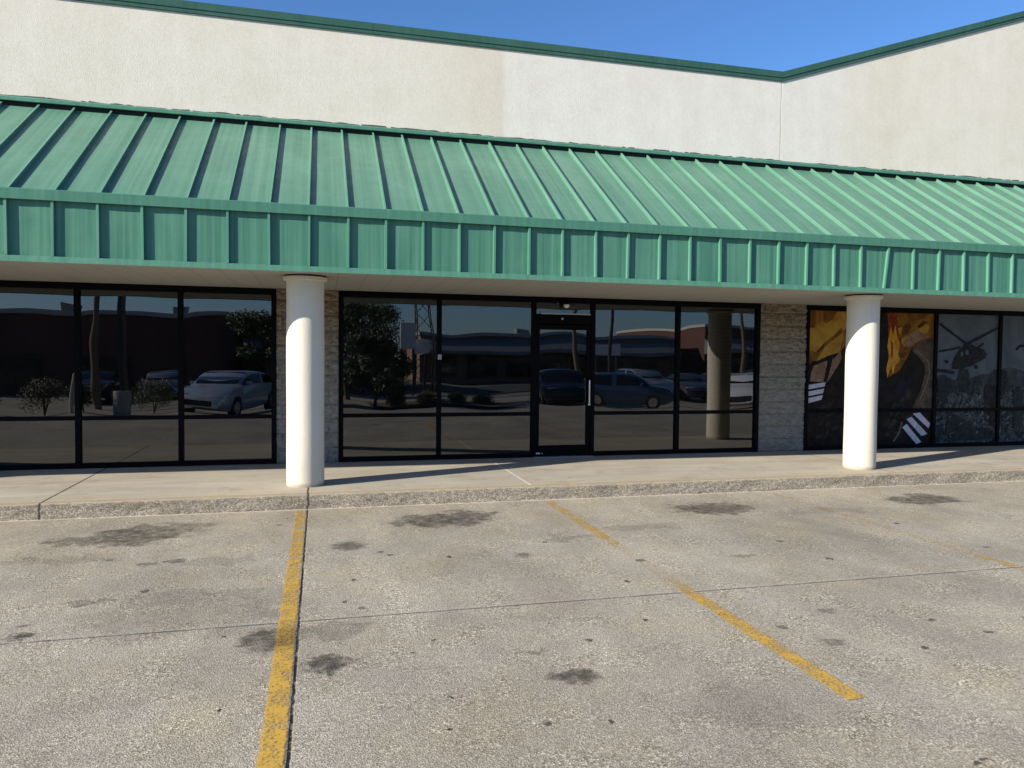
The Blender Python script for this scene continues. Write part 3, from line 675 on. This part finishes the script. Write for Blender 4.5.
warm = [('warm', rect(7.62, 10.09, .18, 2.43)),
 ('smoke', [(7.628, 1.782), (7.784, 1.75), (7.95, 1.92), (8.1, 2.02), (8.321, 2.232), (8.339, 2.416), (8.157, 2.412), (8.08, 2.28), (7.966, 2.225), (7.85, 2.24), (7.75, 2.13), (7.618, 2.151)]),
 ('smoke', [(7.77, 1.581), (7.938, 1.836), (8.305, 2.096), (8.235, 1.789), (8.139, 1.669)]),
 ('cloth', [(7.622, 1.506), (7.72, 1.60), (7.827, 1.615), (8.0, 1.69), (8.236, 1.755), (8.31, 1.84), (8.7, 1.95), (9.14, 1.9), (9.14, .18), (7.622, .18)]),
 ('tan', [(7.681, 1.277), (7.70, 1.42), (7.742, 1.53), (8.14, 1.659), (8.2, 1.73), (8.235, 1.779), (8.27, 1.66), (8.19, 1.52), (8.08, 1.36), (7.994, 1.261)]),
 ('cloth', [(8.0, 1.62), (8.1, 1.655), (8.0, 1.27), (7.93, 1.25)]),
 ('stripe', [(7.632, 1.217), (7.974, 1.261), (7.956, 1.193), (7.634, 1.142)]), ('stripe', [(7.635, 1.109), (7.949, 1.159), (7.928, 1.084), (7.633, 1.034)]), ('stripe', [(7.63, 1.001), (7.929, 1.054), (7.9, .979), (7.629, .916)]),
 ('cloth', [(8.94, 2.43), (9.142, 2.43), (9.16, 1.8), (9.198, 1.349), (9.401, 1.454), (9.52, 1.64), (9.638, 1.84), (9.85, 1.95), (10.09, 1.99), (10.09, .18), (8.94, .18)]),
 ('red', [(9.122, 2.401), (9.21, 2.425), (9.32, 2.391), (9.30, 2.2), (9.36, 2.08), (9.385, 1.942), (9.304, 1.871), (9.2, 1.9), (9.147, 1.883), (9.16, 2.15)]),
 ('flame', [(9.163, 2.02), (9.20, 2.18), (9.25, 2.05), (9.29, 2.22), (9.33, 2.0), (9.39, 1.93), (9.36, 1.74), (9.40, 1.62), (9.31, 1.56), (9.27, 1.40), (9.22, 1.52), (9.16, 1.33), (9.13, 1.48), (9.18, 1.7), (9.14, 1.86)]),
 ('red', [(9.20, 1.98), (9.26, 1.9), (9.25, 1.7), (9.21, 1.62), (9.22, 1.8)]),
 ('olive', [(9.623, 1.805), (9.72, 1.90), (9.823, 1.965), (10.085, 2.022), (10.085, .82), (9.657, .805), (9.74, .95), (9.824, 1.104), (9.88, 1.28), (9.914, 1.439), (9.89, 1.57), (9.813, 1.649)]),
 ('seam', [(9.70, 1.78), (9.84, 1.70), (9.96, 1.60), (9.99, 1.44), (9.93, 1.22), (9.80, .95), (9.83, .95), (9.95, 1.2), (10.02, 1.44), (9.985, 1.62), (9.85, 1.73), (9.72, 1.81)]),
 ('tan', [(9.47, 1.93), (9.56, 2.06), (9.70, 2.15), (9.84, 2.10), (9.98, 2.03), (9.80, 1.97), (9.66, 1.90), (9.55, 1.84)]),
 ('seam', [(9.46, .60), (9.40, .42), (9.30, .28), (9.33, .26), (9.44, .42), (9.49, .60)]),
 ('stripe', [(9.685, .735), (9.828, .751), (10.042, .565), (10.016, .48)]), ('stripe', [(9.562, .641), (9.661, .682), (9.993, .388), (9.875, .354)]), ('stripe', [(9.483, .502), (9.565, .564), (9.87, .255), (9.779, .214)])]
def shards(key, x0, x1, z0, z1, n, sz, seed, ok=lambda x, z: True):
    rg = random.Random(seed); out = []
    while len(out) < n:
        x, z = rg.uniform(x0 + sz, x1 - sz), rg.uniform(z0 + sz, z1 - sz)
        if not ok(x, z): continue
        a0 = rg.uniform(0, 6.3); k = rg.randint(5, 8); el = rg.uniform(.25, .6); ro = rg.uniform(.3, 1.3)
        pts = []
        for q in range(k):
            a = 2 * math.pi * q / k; rr = sz * rg.uniform(.45, 1); px, pz = rr * math.cos(a), rr * math.sin(a) * el
            pts.append((x + px * math.cos(ro) - pz * math.sin(ro), z + px * math.sin(ro) + pz * math.cos(ro)))
        out.append((key, pts))
    return out
head = warm[:1] + shards('smoke', 7.62, 10.09, 1.7, 2.43, 12, .16, 1) + shards('ember', 7.62, 10.09, 1.5, 2.43, 16, .18, 2)
ci = [k for k, v in enumerate(warm) if v[0] == 'cloth']
warm = head + warm[1:4] + shards('fold', 7.62, 8.75, .2, 1.45, 26, .12, 3) + warm[4:8 + 0] + warm[8:10] + shards('fold', 9.02, 10.09, .2, 1.25, 26, .13, 4) + shards('night', 9.2, 9.75, .7, 1.45, 8, .14, 6) + warm[10:]
film(warm, 'window_film', fr3, 'orange and dark window print with white sleeve stripes, behind the right column')
ru = random.Random(5)
def ridge(x0, x1, z, amp, n, seed): return [(x0 + (x1 - x0) * i / n, z + amp * noise.noise(Vector((i * .45 + seed, 1.3, seed)))) for i in range(n + 1)]
dusk = [('dusk', rect(10.12, 12.76, .18, 2.43)),
 ('hill', [(10.125, 1.344), (10.21, 1.39), (10.291, 1.405), (10.45, 1.33), (10.6, 1.285), (10.859, 1.335), (11.05, 1.40), (11.255, 1.409), (11.36, 1.49), (11.53, 1.501), (11.7, 1.53), (11.838, 1.51), (12.019, 1.448), (12.4, 1.52), (12.755, 1.42), (12.755, .2), (10.125, .2)]),
 ('scrub', ridge(10.125, 12.755, 1.16, .12, 40, 2.2) + [(12.755, .185), (10.125, .185)]),
 ('scrubd', [(10.45, .72), (10.62, .70), (10.78, .60), (10.95, .50), (11.12, .46), (11.36, .44), (11.36, .28), (10.5, .26), (10.36, .36), (10.40, .6)]),
 ('scrubd', [(10.16, 1.30), (10.3, 1.36), (10.45, 1.30), (10.52, 1.10), (10.4, .9), (10.2, .95)]),
 ('ship', [(10.452, 1.488), (10.47, 1.6), (10.52, 1.70), (10.6, 1.81), (10.70, 1.88), (10.79, 1.90), (10.86, 1.92), (10.95, 1.86), (11.05, 1.85), (11.12, 1.83), (11.179, 1.744), (11.15, 1.68), (11.076, 1.642), (10.99, 1.61), (10.946, 1.587), (10.851, 1.54), (10.75, 1.52), (10.634, 1.489)]),
 ('ship', [(10.135, 1.493), (10.3, 1.485), (10.505, 1.452), (10.507, 1.402), (10.3, 1.425), (10.135, 1.445)]), ('ship', [(10.685, 1.871), (10.712, 1.95), (10.791, 1.951), (10.82, 1.891)]),
 ('rotor', [(10.195, 2.271), (10.739, 1.95), (10.714, 1.918), (10.166, 2.242)]), ('rotor', [(10.756, 1.947), (11.41, 2.224), (11.42, 2.198), (10.793, 1.905)]), ('rotor', [(10.173, 1.797), (10.619, 1.874), (10.621, 1.842), (10.183, 1.769)]), ('rotor', [(10.892, 1.834), (11.1, 1.945), (11.119, 1.923), (10.929, 1.806)]),
 ('ship', [(10.929, 1.562), (10.991, 1.562), (10.994, 1.498), (10.941, 1.49)]), ('ship', [(10.291, 1.636), (10.368, 1.643), (10.387, 1.601), (10.327, 1.579)]),
 ('dusk', [(10.72, 1.80), (10.78, 1.83), (10.80, 1.75), (10.74, 1.72)]), ('dusk', [(10.62, 1.77), (10.67, 1.80), (10.69, 1.73), (10.64, 1.70)]),
 ('rotor', [(11.801, 1.838), (11.889, 1.919), (12.10, 1.928), (12.3, 1.80), (12.3, 1.78), (12.09, 1.899), (11.904, 1.883), (11.834, 1.82)]), ('ship', [(11.98, 1.90), (12.3, 1.93), (12.5, 1.82), (12.46, 1.72), (12.2, 1.70), (12.0, 1.76)]),
 # boulders, brush and posts on the printed hillside
 ('scrubd', [(10.62, 1.48), (10.70, 1.50), (10.80, 1.48), (10.84, 1.3), (10.8, 1.08), (10.64, 1.1), (10.58, 1.3)]), ('ship', [(11.18, 1.20), (11.26, 1.24), (11.40, 1.20), (11.42, .86), (11.36, .5), (11.30, .5), (11.27, .85), (11.15, .9)]), ('ship', [(11.52, 1.48), (11.62, 1.46), (11.66, 1.3), (11.60, 1.05), (11.53, 1.02), (11.50, 1.3)]),
 ('scrubd', [(11.78, 1.12), (11.9, 1.2), (12.0, 1.1), (11.98, .5), (11.90, .3), (11.80, .5)]), ('scrub', [(10.36, 1.02), (10.48, 1.10), (10.62, 1.02), (10.56, .9), (10.42, .88)])]
dusk = dusk[:3] + shards('scrubl', 10.125, 12.755, .2, 1.25, 60, .06, 11) + shards('scrubd', 10.125, 12.755, .2, 1.3, 60, .09, 12) + shards('hill', 10.125, 12.755, .9, 1.38, 20, .1, 13) + dusk[3:] + shards('scrubl', 10.125, 12.755, .2, .9, 26, .045, 14)
film(dusk, 'window_film', fr3, 'grey-blue window print of a helicopter over dark hills, right of the orange print')

# ================================================================== the lot and street behind the camera (seen in the glass)
def car(name, loc, rz, paint, kind, label, group='cars parked in the lot facing the shops'):
    root = empty(name, loc, rz); tag(root, label, 'car', group)
    Lh, Wd, Ht = {'sedan': (2.3, .91, 1.44), 'suv': (2.25, .95, 1.72), 'hatch': (2.05, .88, 1.50)}[kind]
    roofp = {'sedan': [(-2.3, .90), (-2.22, 1.06), (-2.08, 1.09), (-1.15, 1.39), (-.5, 1.45), (.15, 1.43), (.55, 1.30), (1.10, .97), (1.8, .85), (2.2, .70), (2.3, .55)],
             'suv': [(-2.25, 1.0), (-2.2, 1.2), (-2.0, 1.6), (-1.6, 1.70), (-.6, 1.72), (.2, 1.70), (.55, 1.55), (1.05, 1.15), (1.75, 1.05), (2.15, .9), (2.25, .6)],
             'hatch': [(-2.05, .8), (-2.0, 1.0), (-1.75, 1.35), (-1.2, 1.48), (-.5, 1.50), (.25, 1.47), (.6, 1.34), (1.10, .99), (1.65, .88), (1.98, .72), (2.05, .55)]}[kind]
    belt = {'sedan': .93, 'suv': 1.08, 'hatch': .95}[kind]
    def htop(s):
        for (a_, za), (b_, zb) in zip(roofp, roofp[1:]):
            if a_ <= s <= b_: return za + (zb - za) * (s - a_) / (b_ - a_)
        return roofp[-1][1]
    # body runs along +y (front) in local space
    w = MB(); st = [(-Lh + 2 * Lh * i / 44) for i in range(45)]; rings = []
    for s in st:
        e = abs(s) / Lh; wid = Wd * (1 - .16 * max(0, (e - .72) / .28) ** 2); zt = htop(s); bz = .22 + .10 * max(0, (e - .85) / .15)
        bl = min(belt, zt - .03); tw = wid * (.80 if zt > belt + .25 else .80 + .12 * (1 - (zt - belt) / .25) if zt > belt else .92)
        rings.append([(0, bz), (wid * .9, bz), (wid * .98, bz + .12), (wid, (bz + bl) / 2), (wid * .97, bl), (tw + .03, zt - .055), (tw - .08, zt - .008), (0, zt + .01)])
    V = [[w.bm.verts.new((sx * x, s, z)) for sx in (1,) for x, z in rg] for s, rg in zip(st, rings)]
    V2 = [[w.bm.verts.new((-x, s, z)) for x, z in rg] for s, rg in zip(st, rings)]
    for G in (V, V2):
        for a_, b_ in zip(G, G[1:]):
            for j in range(7): w.bm.faces.new((a_[j], b_[j], b_[j + 1], a_[j + 1]))
        w.bm.faces.new(G[0]); w.bm.faces.new(G[-1])
    bmesh.ops.remove_doubles(w.bm, verts=w.bm.verts, dist=.001)
    body = w.build('body', paint, root, True, 40)
    gl = M['carglass']
    rs_ = [p for p in roofp if p[1] > belt]
    # side glass
    for sx in (1, -1):
        for (a_, b_) in ((.04, .47), (.53, .93)):
            y0 = rs_[0][0]; y1 = rs_[-1][0]; lo = y0 + (y1 - y0) * (1 - b_); hi = y0 + (y1 - y0) * (1 - a_); w = MB()
            ys = [lo + (hi - lo) * i / 8 for i in range(9)]
            for p_, q_ in zip(ys, ys[1:]):
                def pt(s, k_):
                    zt = htop(s); wid = Wd; bl = min(belt, zt - .03); tw = wid * (.80 if zt > belt + .25 else .80 + .12 * (1 - (zt - belt) / .25) if zt > belt else .92)
                    x0_, z0_, x1_, z1_ = wid * .97, bl, tw + .03, zt - .055; k2 = .08 + .84 * k_
                    return (sx * (x0_ + (x1_ - x0_) * k2 + .008), s, z0_ + (z1_ - z0_) * k2 + .004)
                w.poly([pt(p_, 0), pt(q_, 0), pt(q_, 1), pt(p_, 1)])
            w.build('side_window', gl, root, True)
    for nm, lo, hi in (('windscreen', [p for p in roofp if p[0] > .1 and p[1] > belt][0], [p for p in roofp if p[0] > .5 and p[1] < belt + .1][0]), ('rear_window', roofp[2], roofp[3])):
        w = MB(); n = Vector((0, -(hi[1] - lo[1]), hi[0] - lo[0])).normalized() * .018; k0, k1 = .1, .92
        def P(k_, x): return (x, lo[0] + (hi[0] - lo[0]) * k_ + n.y, lo[1] + (hi[1] - lo[1]) * k_ + n.z + (.012 * (1 - (x / Wd) ** 2)))
        xs_ = [-.66, -.4, 0, .4, .66]
        for xa_, xb_ in zip(xs_, xs_[1:]): w.poly([P(k0, xa_ * .98), P(k0, xb_ * .98), P(k1, xb_ * 1.05), P(k1, xa_ * 1.05)])
        w.build(nm, gl, root, True)
    wb = Lh * .60
    for sx in (1, -1):
        for yy in (wb, -wb):
            w = MB(); w.tube((sx * (Wd - .19), yy, .33), (sx * (Wd + .012), yy, .33), .33, .33, 28); wh = w.build('wheel', M['black'], root, True, 40)
            w = MB(); w.tube((sx * (Wd + .0), yy, .33), (sx * (Wd + .02), yy, .33), .21, .2, 20); w.build('rim', M['steel'], wh, True, 40)
        zl = .66 if kind != 'suv' else .84
        w = MB(); w.box(sx * .52 - .2, sx * .52 + .2, Lh - .34, Lh - .10, zl - .055, zl + .075, .03); w.build('headlight', M['lamp'], root, True, 40)
        w = MB(); w.box(sx * .68 - .13, sx * .68 + .13, -Lh + .0, -Lh + .12, .78, .92, .02); w.build('tail_light', M['tail'], root, True, 40)
        w = MB(); w.box(sx * (Wd + .02) - .1, sx * (Wd + .02) + .1, .62, .76, belt + .02, belt + .15, .03); w.build('wing_mirror', paint, root, True, 40)
    w = MB(); w.box(-.5, .5, Lh - .03, Lh + .015, .36, .56, .02); w.build('grille', M['black'], root)
    w = MB(); w.box(-.26, .26, -Lh - .015, -Lh + .01, .55, .70, .01); w.build('licence_plate', M['white'], root)
    return root
def paint(name, c, rough=.22, metal=.4):
    t = NT(name); b = t.bsdf(c, rough, metal); b.inputs['Coat Weight'].default_value = .8; b.inputs['Coat Roughness'].default_value = .04; return t.m
M['carglass'] = plain('car_glass', (.01, .012, .014), .03); M['lamp'] = plain('headlamp_lens', (.75, .76, .78), .08, .5); M['tail'] = plain('tail_lamp_red', (.25, .01, .01), .15)
silv2 = paint('pale_silver_paint', (.55, .56, .57), .25, .3)
grey, blue, wht, blk, silv, red = paint('grey_car_paint', (.13, .14, .15)), paint('blue_car_paint', (.05, .10, .19)), paint('white_car_paint', (.75, .75, .74), .3, 0), paint('black_car_paint', (.015, .016, .018)), paint('silver_car_paint', (.42, .43, .44)), paint('red_car_paint', (.22, .02, .02), .3, 0)
car('sedan', (-3.15, -8.0, 0), R(20), silv2, 'sedan', 'pale silver sedan reflected in the left shop window')
car('sedan', (-.2, -14.6, 0), R(4), silv, 'sedan', 'silver sedan parked a row behind the pale silver sedan')
car('suv', (12.3, -16.2, 0), R(12), blk, 'suv', 'black tall suv reflected in the glass door')
car('hatchback', (13.9, -11.4, 0), R(-62), blue, 'hatch', 'dark blue hatchback parked at a slant in front of the black suv')
car('hatchback', (18.6, -9.2, 0), R(38), wht, 'hatch', 'white hatchback reflected beside the column in the right pane')
for i, (x, y, a_, pt_, kd) in enumerate([(-10.9, -22, 5, blk, 'sedan'), (-8.2, -22.5, -8, silv, 'hatch'), (16.2, -20.5, 4, wht, 'sedan'), (18.9, -20.8, 0, silv, 'suv'), (21.6, -20.4, 4, grey, 'sedan'), (24.3, -20.6, 3, red, 'hatch'), (27.1, -20.5, 0, blk, 'suv'), (30, -20.8, 2, wht, 'sedan'), (22.5, -13.0, 180, silv, 'sedan'), (26, -13.2, 176, blue, 'suv')]):
    nm = {blk: 'black', silv: 'silver', wht: 'white', grey: 'grey', red: 'red', blue: 'blue'}[pt_]
    car({'sedan': 'sedan', 'suv': 'suv', 'hatch': 'hatchback'}[kd], (x, y, 0), R(a_), pt_, kd, '%s %s in the far parking row, %s' % (nm, {'sedan': 'sedan', 'suv': 'suv', 'hatch': 'hatchback'}[kd], ['beyond the lamp post', 'near the planted bed with shrubs', 'first of its row past the suv', 'second of its row past the suv', 'third of its row past the suv', 'fourth of its row past the suv', 'fifth of its row past the suv', 'last of its row', 'nose to the street', 'nose to the street beside the silver sedan'][i]))
# ---- plants
def leafmat(name, a, b):
    t = NT(name); c = t.mix(t.noise(3.0, 4), a, b); bs = t.bsdf(c, .6); bs.inputs['Transmission Weight'].default_value = 0; return t.m
L1, L2, L3 = leafmat('leaf_green', (.03, .055, .018), (.07, .11, .03)), leafmat('leaf_dark', (.016, .032, .014), (.04, .065, .025)), leafmat('leaf_dry', (.07, .075, .03), (.13, .12, .05))
BK = plain('bark', (.10, .075, .055), .95, 0, .4, 20, .6, 30)
def leaves(w, c, rad, n, size, rg, sq=(1, 1, 1)):
    for _ in range(n):
        d = Vector((rg.gauss(0, 1), rg.gauss(0, 1), rg.gauss(0, 1))).normalized() * rad * rg.random() ** .4
        p = Vector(c) + Vector((d.x * sq[0], d.y * sq[1], d.z * sq[2]))
        if p.z < .05: p.z = .05 + rg.random() * .1
        a_ = Vector((rg.gauss(0, 1), rg.gauss(0, 1), rg.gauss(0, 1))).normalized(); b_ = a_.orthogonal().normalized(); s = size * rg.uniform(.6, 1.3)
        w.poly([p - a_ * s, p + b_ * s * .5, p + a_ * s, p - b_ * s * .5])
def shrub(x, y, rad, h, label, mat, seed):
    rg = random.Random(seed); root = empty('shrub', (x, y, 0)); tag(root, label, 'shrub', 'shrubs around the parking lot')
    w = MB()
    for i in range(5): w.tube((0, 0, 0), (rg.uniform(-.4, .4) * rad, rg.uniform(-.4, .4) * rad, h * .7), .02, .008, 6)
    w.build('stem', BK, root); w = MB()
    for i in range(8): leaves(w, (rg.uniform(-.5, .5) * rad, rg.uniform(-.5, .5) * rad, h * rg.uniform(.35, .72)), rad * .6, 480, .032, rg, (1, 1, .8))
    w.build('foliage', mat, root)
def tree(name, x, y, h, cr, label, mat, seed, low=.35, n=14):
    rg = random.Random(seed); root = empty(name, (x, y, 0)); tag(root, label, 'tree', 'trees beyond the parking lot')
    w = MB(); w.tube((0, 0, -.05), (.05, .03, h * low), h * .028, h * .019, 10); tips = []
    for i in range(n):
        a_ = 2 * math.pi * i / n + rg.uniform(-.4, .4); z0 = h * rg.uniform(low * .8, low + .2); rr = cr * rg.uniform(.35, .85); z1 = h * rg.uniform(low + .12, .93)
        w.tube((.05, .03, z0), (rr * math.cos(a_), rr * math.sin(a_), z1), h * .010, h * .003, 6); tips.append((rr * math.cos(a_), rr * math.sin(a_), z1))
    w.tube((.05, .03, h * low), (0, 0, h * .92), h * .019, h * .004, 8); tips.append((0, 0, h * .9))
    w.build('trunk', BK, root); w = MB()
    for t_ in tips: leaves(w, t_, cr * rg.uniform(.34, .5), 520, .06 + h * .006, rg, (1, 1, .75))
    w.build('crown', mat, root)
for i, (x, y, rd, h, mt) in enumerate([(-11.0, -8.2, .75, 1.2, L2), (-9.4, -8.6, .8, 1.25, L2), (-8.2, -8.9, .6, 1.1, L1), (-6.0, -9.4, .7, 1.3, L1), (3.6, -15.6, .5, .7, L1), (5.2, -16.6, .6, .6, L3), (6.6, -15.7, .55, .7, L1), (8.2, -17.0, .6, .55, L3)]):
    shrub(x, y, rd, h, 'clipped shrub ' + ['at the far left of the hedge row', 'in the middle of the hedge row', 'right end of the hedge row', 'standing alone by the lamp post', 'at the near corner of the mulch bed', 'dry looking on the mulch bed', 'rounded on the mulch bed', 'driest one at the end of the mulch bed'][i], mt, 100 + i)
bed = sheet('planting_bed', 2.4, 9.4, -18.5, -14.6, -.64, M['mulch'])
tree('juniper_tree', 2.6, -15.2, 3.4, 1.6, 'dense juniper tree at the corner of the mulch bed', L2, 3, .12, 20)
tree('shade_tree', 1.5, -20.5, 5.3, 2.2, 'broad shade tree behind the juniper', L1, 4)
tree('shade_tree', -3.3, -27.5, 4.9, 1.8, 'shade tree past the corner of the dark brick building', L1, 5)
tree('shade_tree', 5.5, -60, 8, 3.4, 'tall tree across the street behind the bank roof', L2, 6)
tree('shade_tree', -30, -22, 6.8, 2.8, 'tree at the left end of the dark brick building', L1, 8)
# ---- lamp posts and utility poles
DK = plain('dark_painted_steel', (.03, .03, .032), .45); CN = plain('pole_base_concrete', (.36, .34, .30), .9, 0, .2, 5); WD = plain('weathered_wood', (.16, .12, .09), .9, 0, .3, 12)
def lamp_post(x, y, label):
    root = empty('lamp_post', (x, y, 0)); tag(root, label, 'lamp post', 'lamp posts in the lot')
    w = MB(); w.lathe(0, 0, [(.28, 0), (.28, .7), (.26, .73)], 24); w.build('base', CN, root, True, 40)
    w = MB(); w.box(-.07, .07, -.07, .07, .73, 7.6, .01); w.build('pole', DK, root)
    for sx in (1, -1): w = MB(); w.box(sx * .45 - .4, sx * .45 + .4, -.16, .16, 7.45, 7.6, .02); w.build('lamp_head', DK, root)
lamp_post(-6.9, -8.6, 'lamp post on a round concrete base by the hedge'); lamp_post(15.6, -17.5, 'lamp post between the rows of parked cars')
def utility_pole(x, y, h, label):
    root = empty('utility_pole', (x, y, 0)); tag(root, label, 'utility pole', 'utility poles along the street')
    w = MB(); w.tube((0, 0, 0), (0, 0, h), .15, .10, 12); w.build('pole', WD, root, True, 40)
    w = MB(); w.box(-1.1, 1.1, -.06, .06, h - .8, h - .65); w.build('crossarm', WD, root)
for i, (x, y, h) in enumerate([(-9.6, -16.2, 8.5), (-8.9, -17.6, 9), (17, -28, 9.5), (30, -28.3, 9.5)]):
    utility_pole(x, y, h, 'wooden utility pole ' + ['nearer the hedge', 'just behind the pole by the hedge', 'on the verge behind the parked cars', 'furthest along the verge'][i])
# lattice mast with cabinets and a roadside sign panel
root = empty('lattice_mast', (6.6, -29, 0)); tag(root, 'thin steel lattice mast on the street verge', 'mast')
w = MB(); hb = 14
for sx, sy in ((1, 1), (1, -1), (-1, 1), (-1, -1)): w.tube((sx * .6, sy * .6, 0), (sx * .18, sy * .18, hb), .05, .03, 6)
for i in range(14):
    k0 = 1 - i / 14 * .7; k1 = 1 - (i + 1) / 14 * .7
    for a_, b_ in (((1, 1), (-1, 1)), ((-1, 1), (-1, -1)), ((-1, -1), (1, -1)), ((1, -1), (1, 1))): w.tube((a_[0] * .6 * k0, a_[1] * .6 * k0, i), (b_[0] * .6 * k1, b_[1] * .6 * k1, i + 1), .025, .025, 5)
w.build('lattice', DK, root)
def road_sign(x, y, z, wd, h, label, n):
    root = empty('roadside_sign', (x, y, 0)); tag(root, label, 'sign', 'plain signs along the street')
    w = MB(); w.box(-wd / 2, wd / 2, -.12, .12, z, z + h, .03); w.build('sign_panel', M['white'], root)
    for sx in (1, -1): w = MB(); w.box(sx * wd * .38 - .06, sx * wd * .38 + .06, -.06, .06, 0, z); w.build('post', DK, root)
road_sign(5.35, -26.5, 2.95, .85, 1.35, 'tall white sign panel left of the mast', 0); road_sign(6.15, -27.2, 2.65, .8, .8, 'low white sign panel right of the mast', 1); road_sign(19.5, -27.6, 2.6, 1.7, .8, 'white sign panel behind the row of cars', 2)
w = MB(); w.tube((0, 0, 0), (0, 0, 1.25), .075, .075, 14); w.tube((0, 0, 1.25), (0, 0, 1.29), .075, .03, 14)
bo = w.build('bollard', plain('pale_post_paint', (.5, .46, .36), .6), None, True, 40); bo.location = (-7.9, -6.3, 0); tag(bo, 'pale steel bollard in front of the hedge', 'bollard')
# ---- buildings across the lot
BR = plain('dark_brick', (.13, .06, .045), .9, 0, .3, 9, .4, 30); GR = plain('grey_metal_roof', (.21, .22, .225), .5, 0, .1, 2); TN = plain('tan_brick', (.25, .15, .10), .9, 0, .25, 9); PW = plain('pale_parapet', (.5, .48, .44), .8); WGL = plain('dark_window', (.012, .014, .016), .05)
def shop(name, x0, x1, y0, y1, h, wall, label, wins, band=None, units=()):
    root = empty(name, ((x0 + x1) / 2, y1, 0)); tag(root, label, 'building', 'buildings across the lot'); cx = (x0 + x1) / 2; dp = y0 - y1
    w = MB(); w.box(x0 - cx, x1 - cx, dp, 0, 0, h); w.build('wall', wall, root)
    w = MB(); w.box(x0 - cx - .1, x1 - cx + .1, dp - .1, .1, h, h + .25, .02); w.build('parapet', PW, root)
    if band: w = MB(); w.prism([(0.004, band[0]), (1.6, band[0]), (1.6, band[0] + .3), (.004, band[1])], x0 - cx, x1 - cx); w.build('canopy', GR, root)
    for a_, b_, z0, z1 in wins:
        w = MB(); w.box(a_ - cx, b_ - cx, .004, .06, z0, z1); fw = w.build('window', DK, root)
        w = MB(); w.box(a_ - cx + .08, b_ - cx - .08, .06, .075, z0 + .08, z1 - .08); w.build('pane', WGL, fw)
    for ux in units: w = MB(); w.box(ux - cx - .6, ux - cx + .6, dp * .5 - .6, dp * .5 + .6, h + .2, h + .95, .05); w.build('roof_unit', GR, root)
shop('brick_building', -48, -5.6, -41, -28.5, 4.55, BR, 'long dark brick building with a flat pale parapet', [(-44 + 5 * i, -41 + 5 * i, .5, 2.3) for i in range(7)], None, (-16, -9.2))
shop('brick_building', -5.2, 3.4, -44, -33, 4.0, BR, 'low dark brick wing with a metal canopy', [(-4 + 2.4 * i, -2.2 + 2.4 * i, .5, 2.3) for i in range(3)], (2.5, 3.4), (-3.4,))
shop('bank_building', 8.5, 34, -62, -46, 4.2, TN, 'tan brick bank building with a deep grey canopy', [(10 + 3.2 * i, 12.4 + 3.2 * i, .4, 2.5) for i in range(7)], (2.7, 4.0), (20,))
shop('warehouse', 36, 110, -66, -44, 5.2, BR, 'long dark warehouse beyond the parked cars', [(38 + 6 * i, 41 + 6 * i, .4, 2.6) for i in range(11)], (3.0, 4.2), (50, 70))
shop('warehouse', -125, -52, -64, -40, 5.0, TN, 'tan warehouse at the far left of the street', [(-120 + 8 * i, -116 + 8 * i, .4, 2.6) for i in range(8)], None, (-80,))
for o in list(S.collection.objects):      # stand everything across the lot on the sloping ground
    if o.parent is None and 'label' in o and o is not B:
        if o.type == 'EMPTY' or o.name == 'bollard': o.location.z += gz(o.location.y)
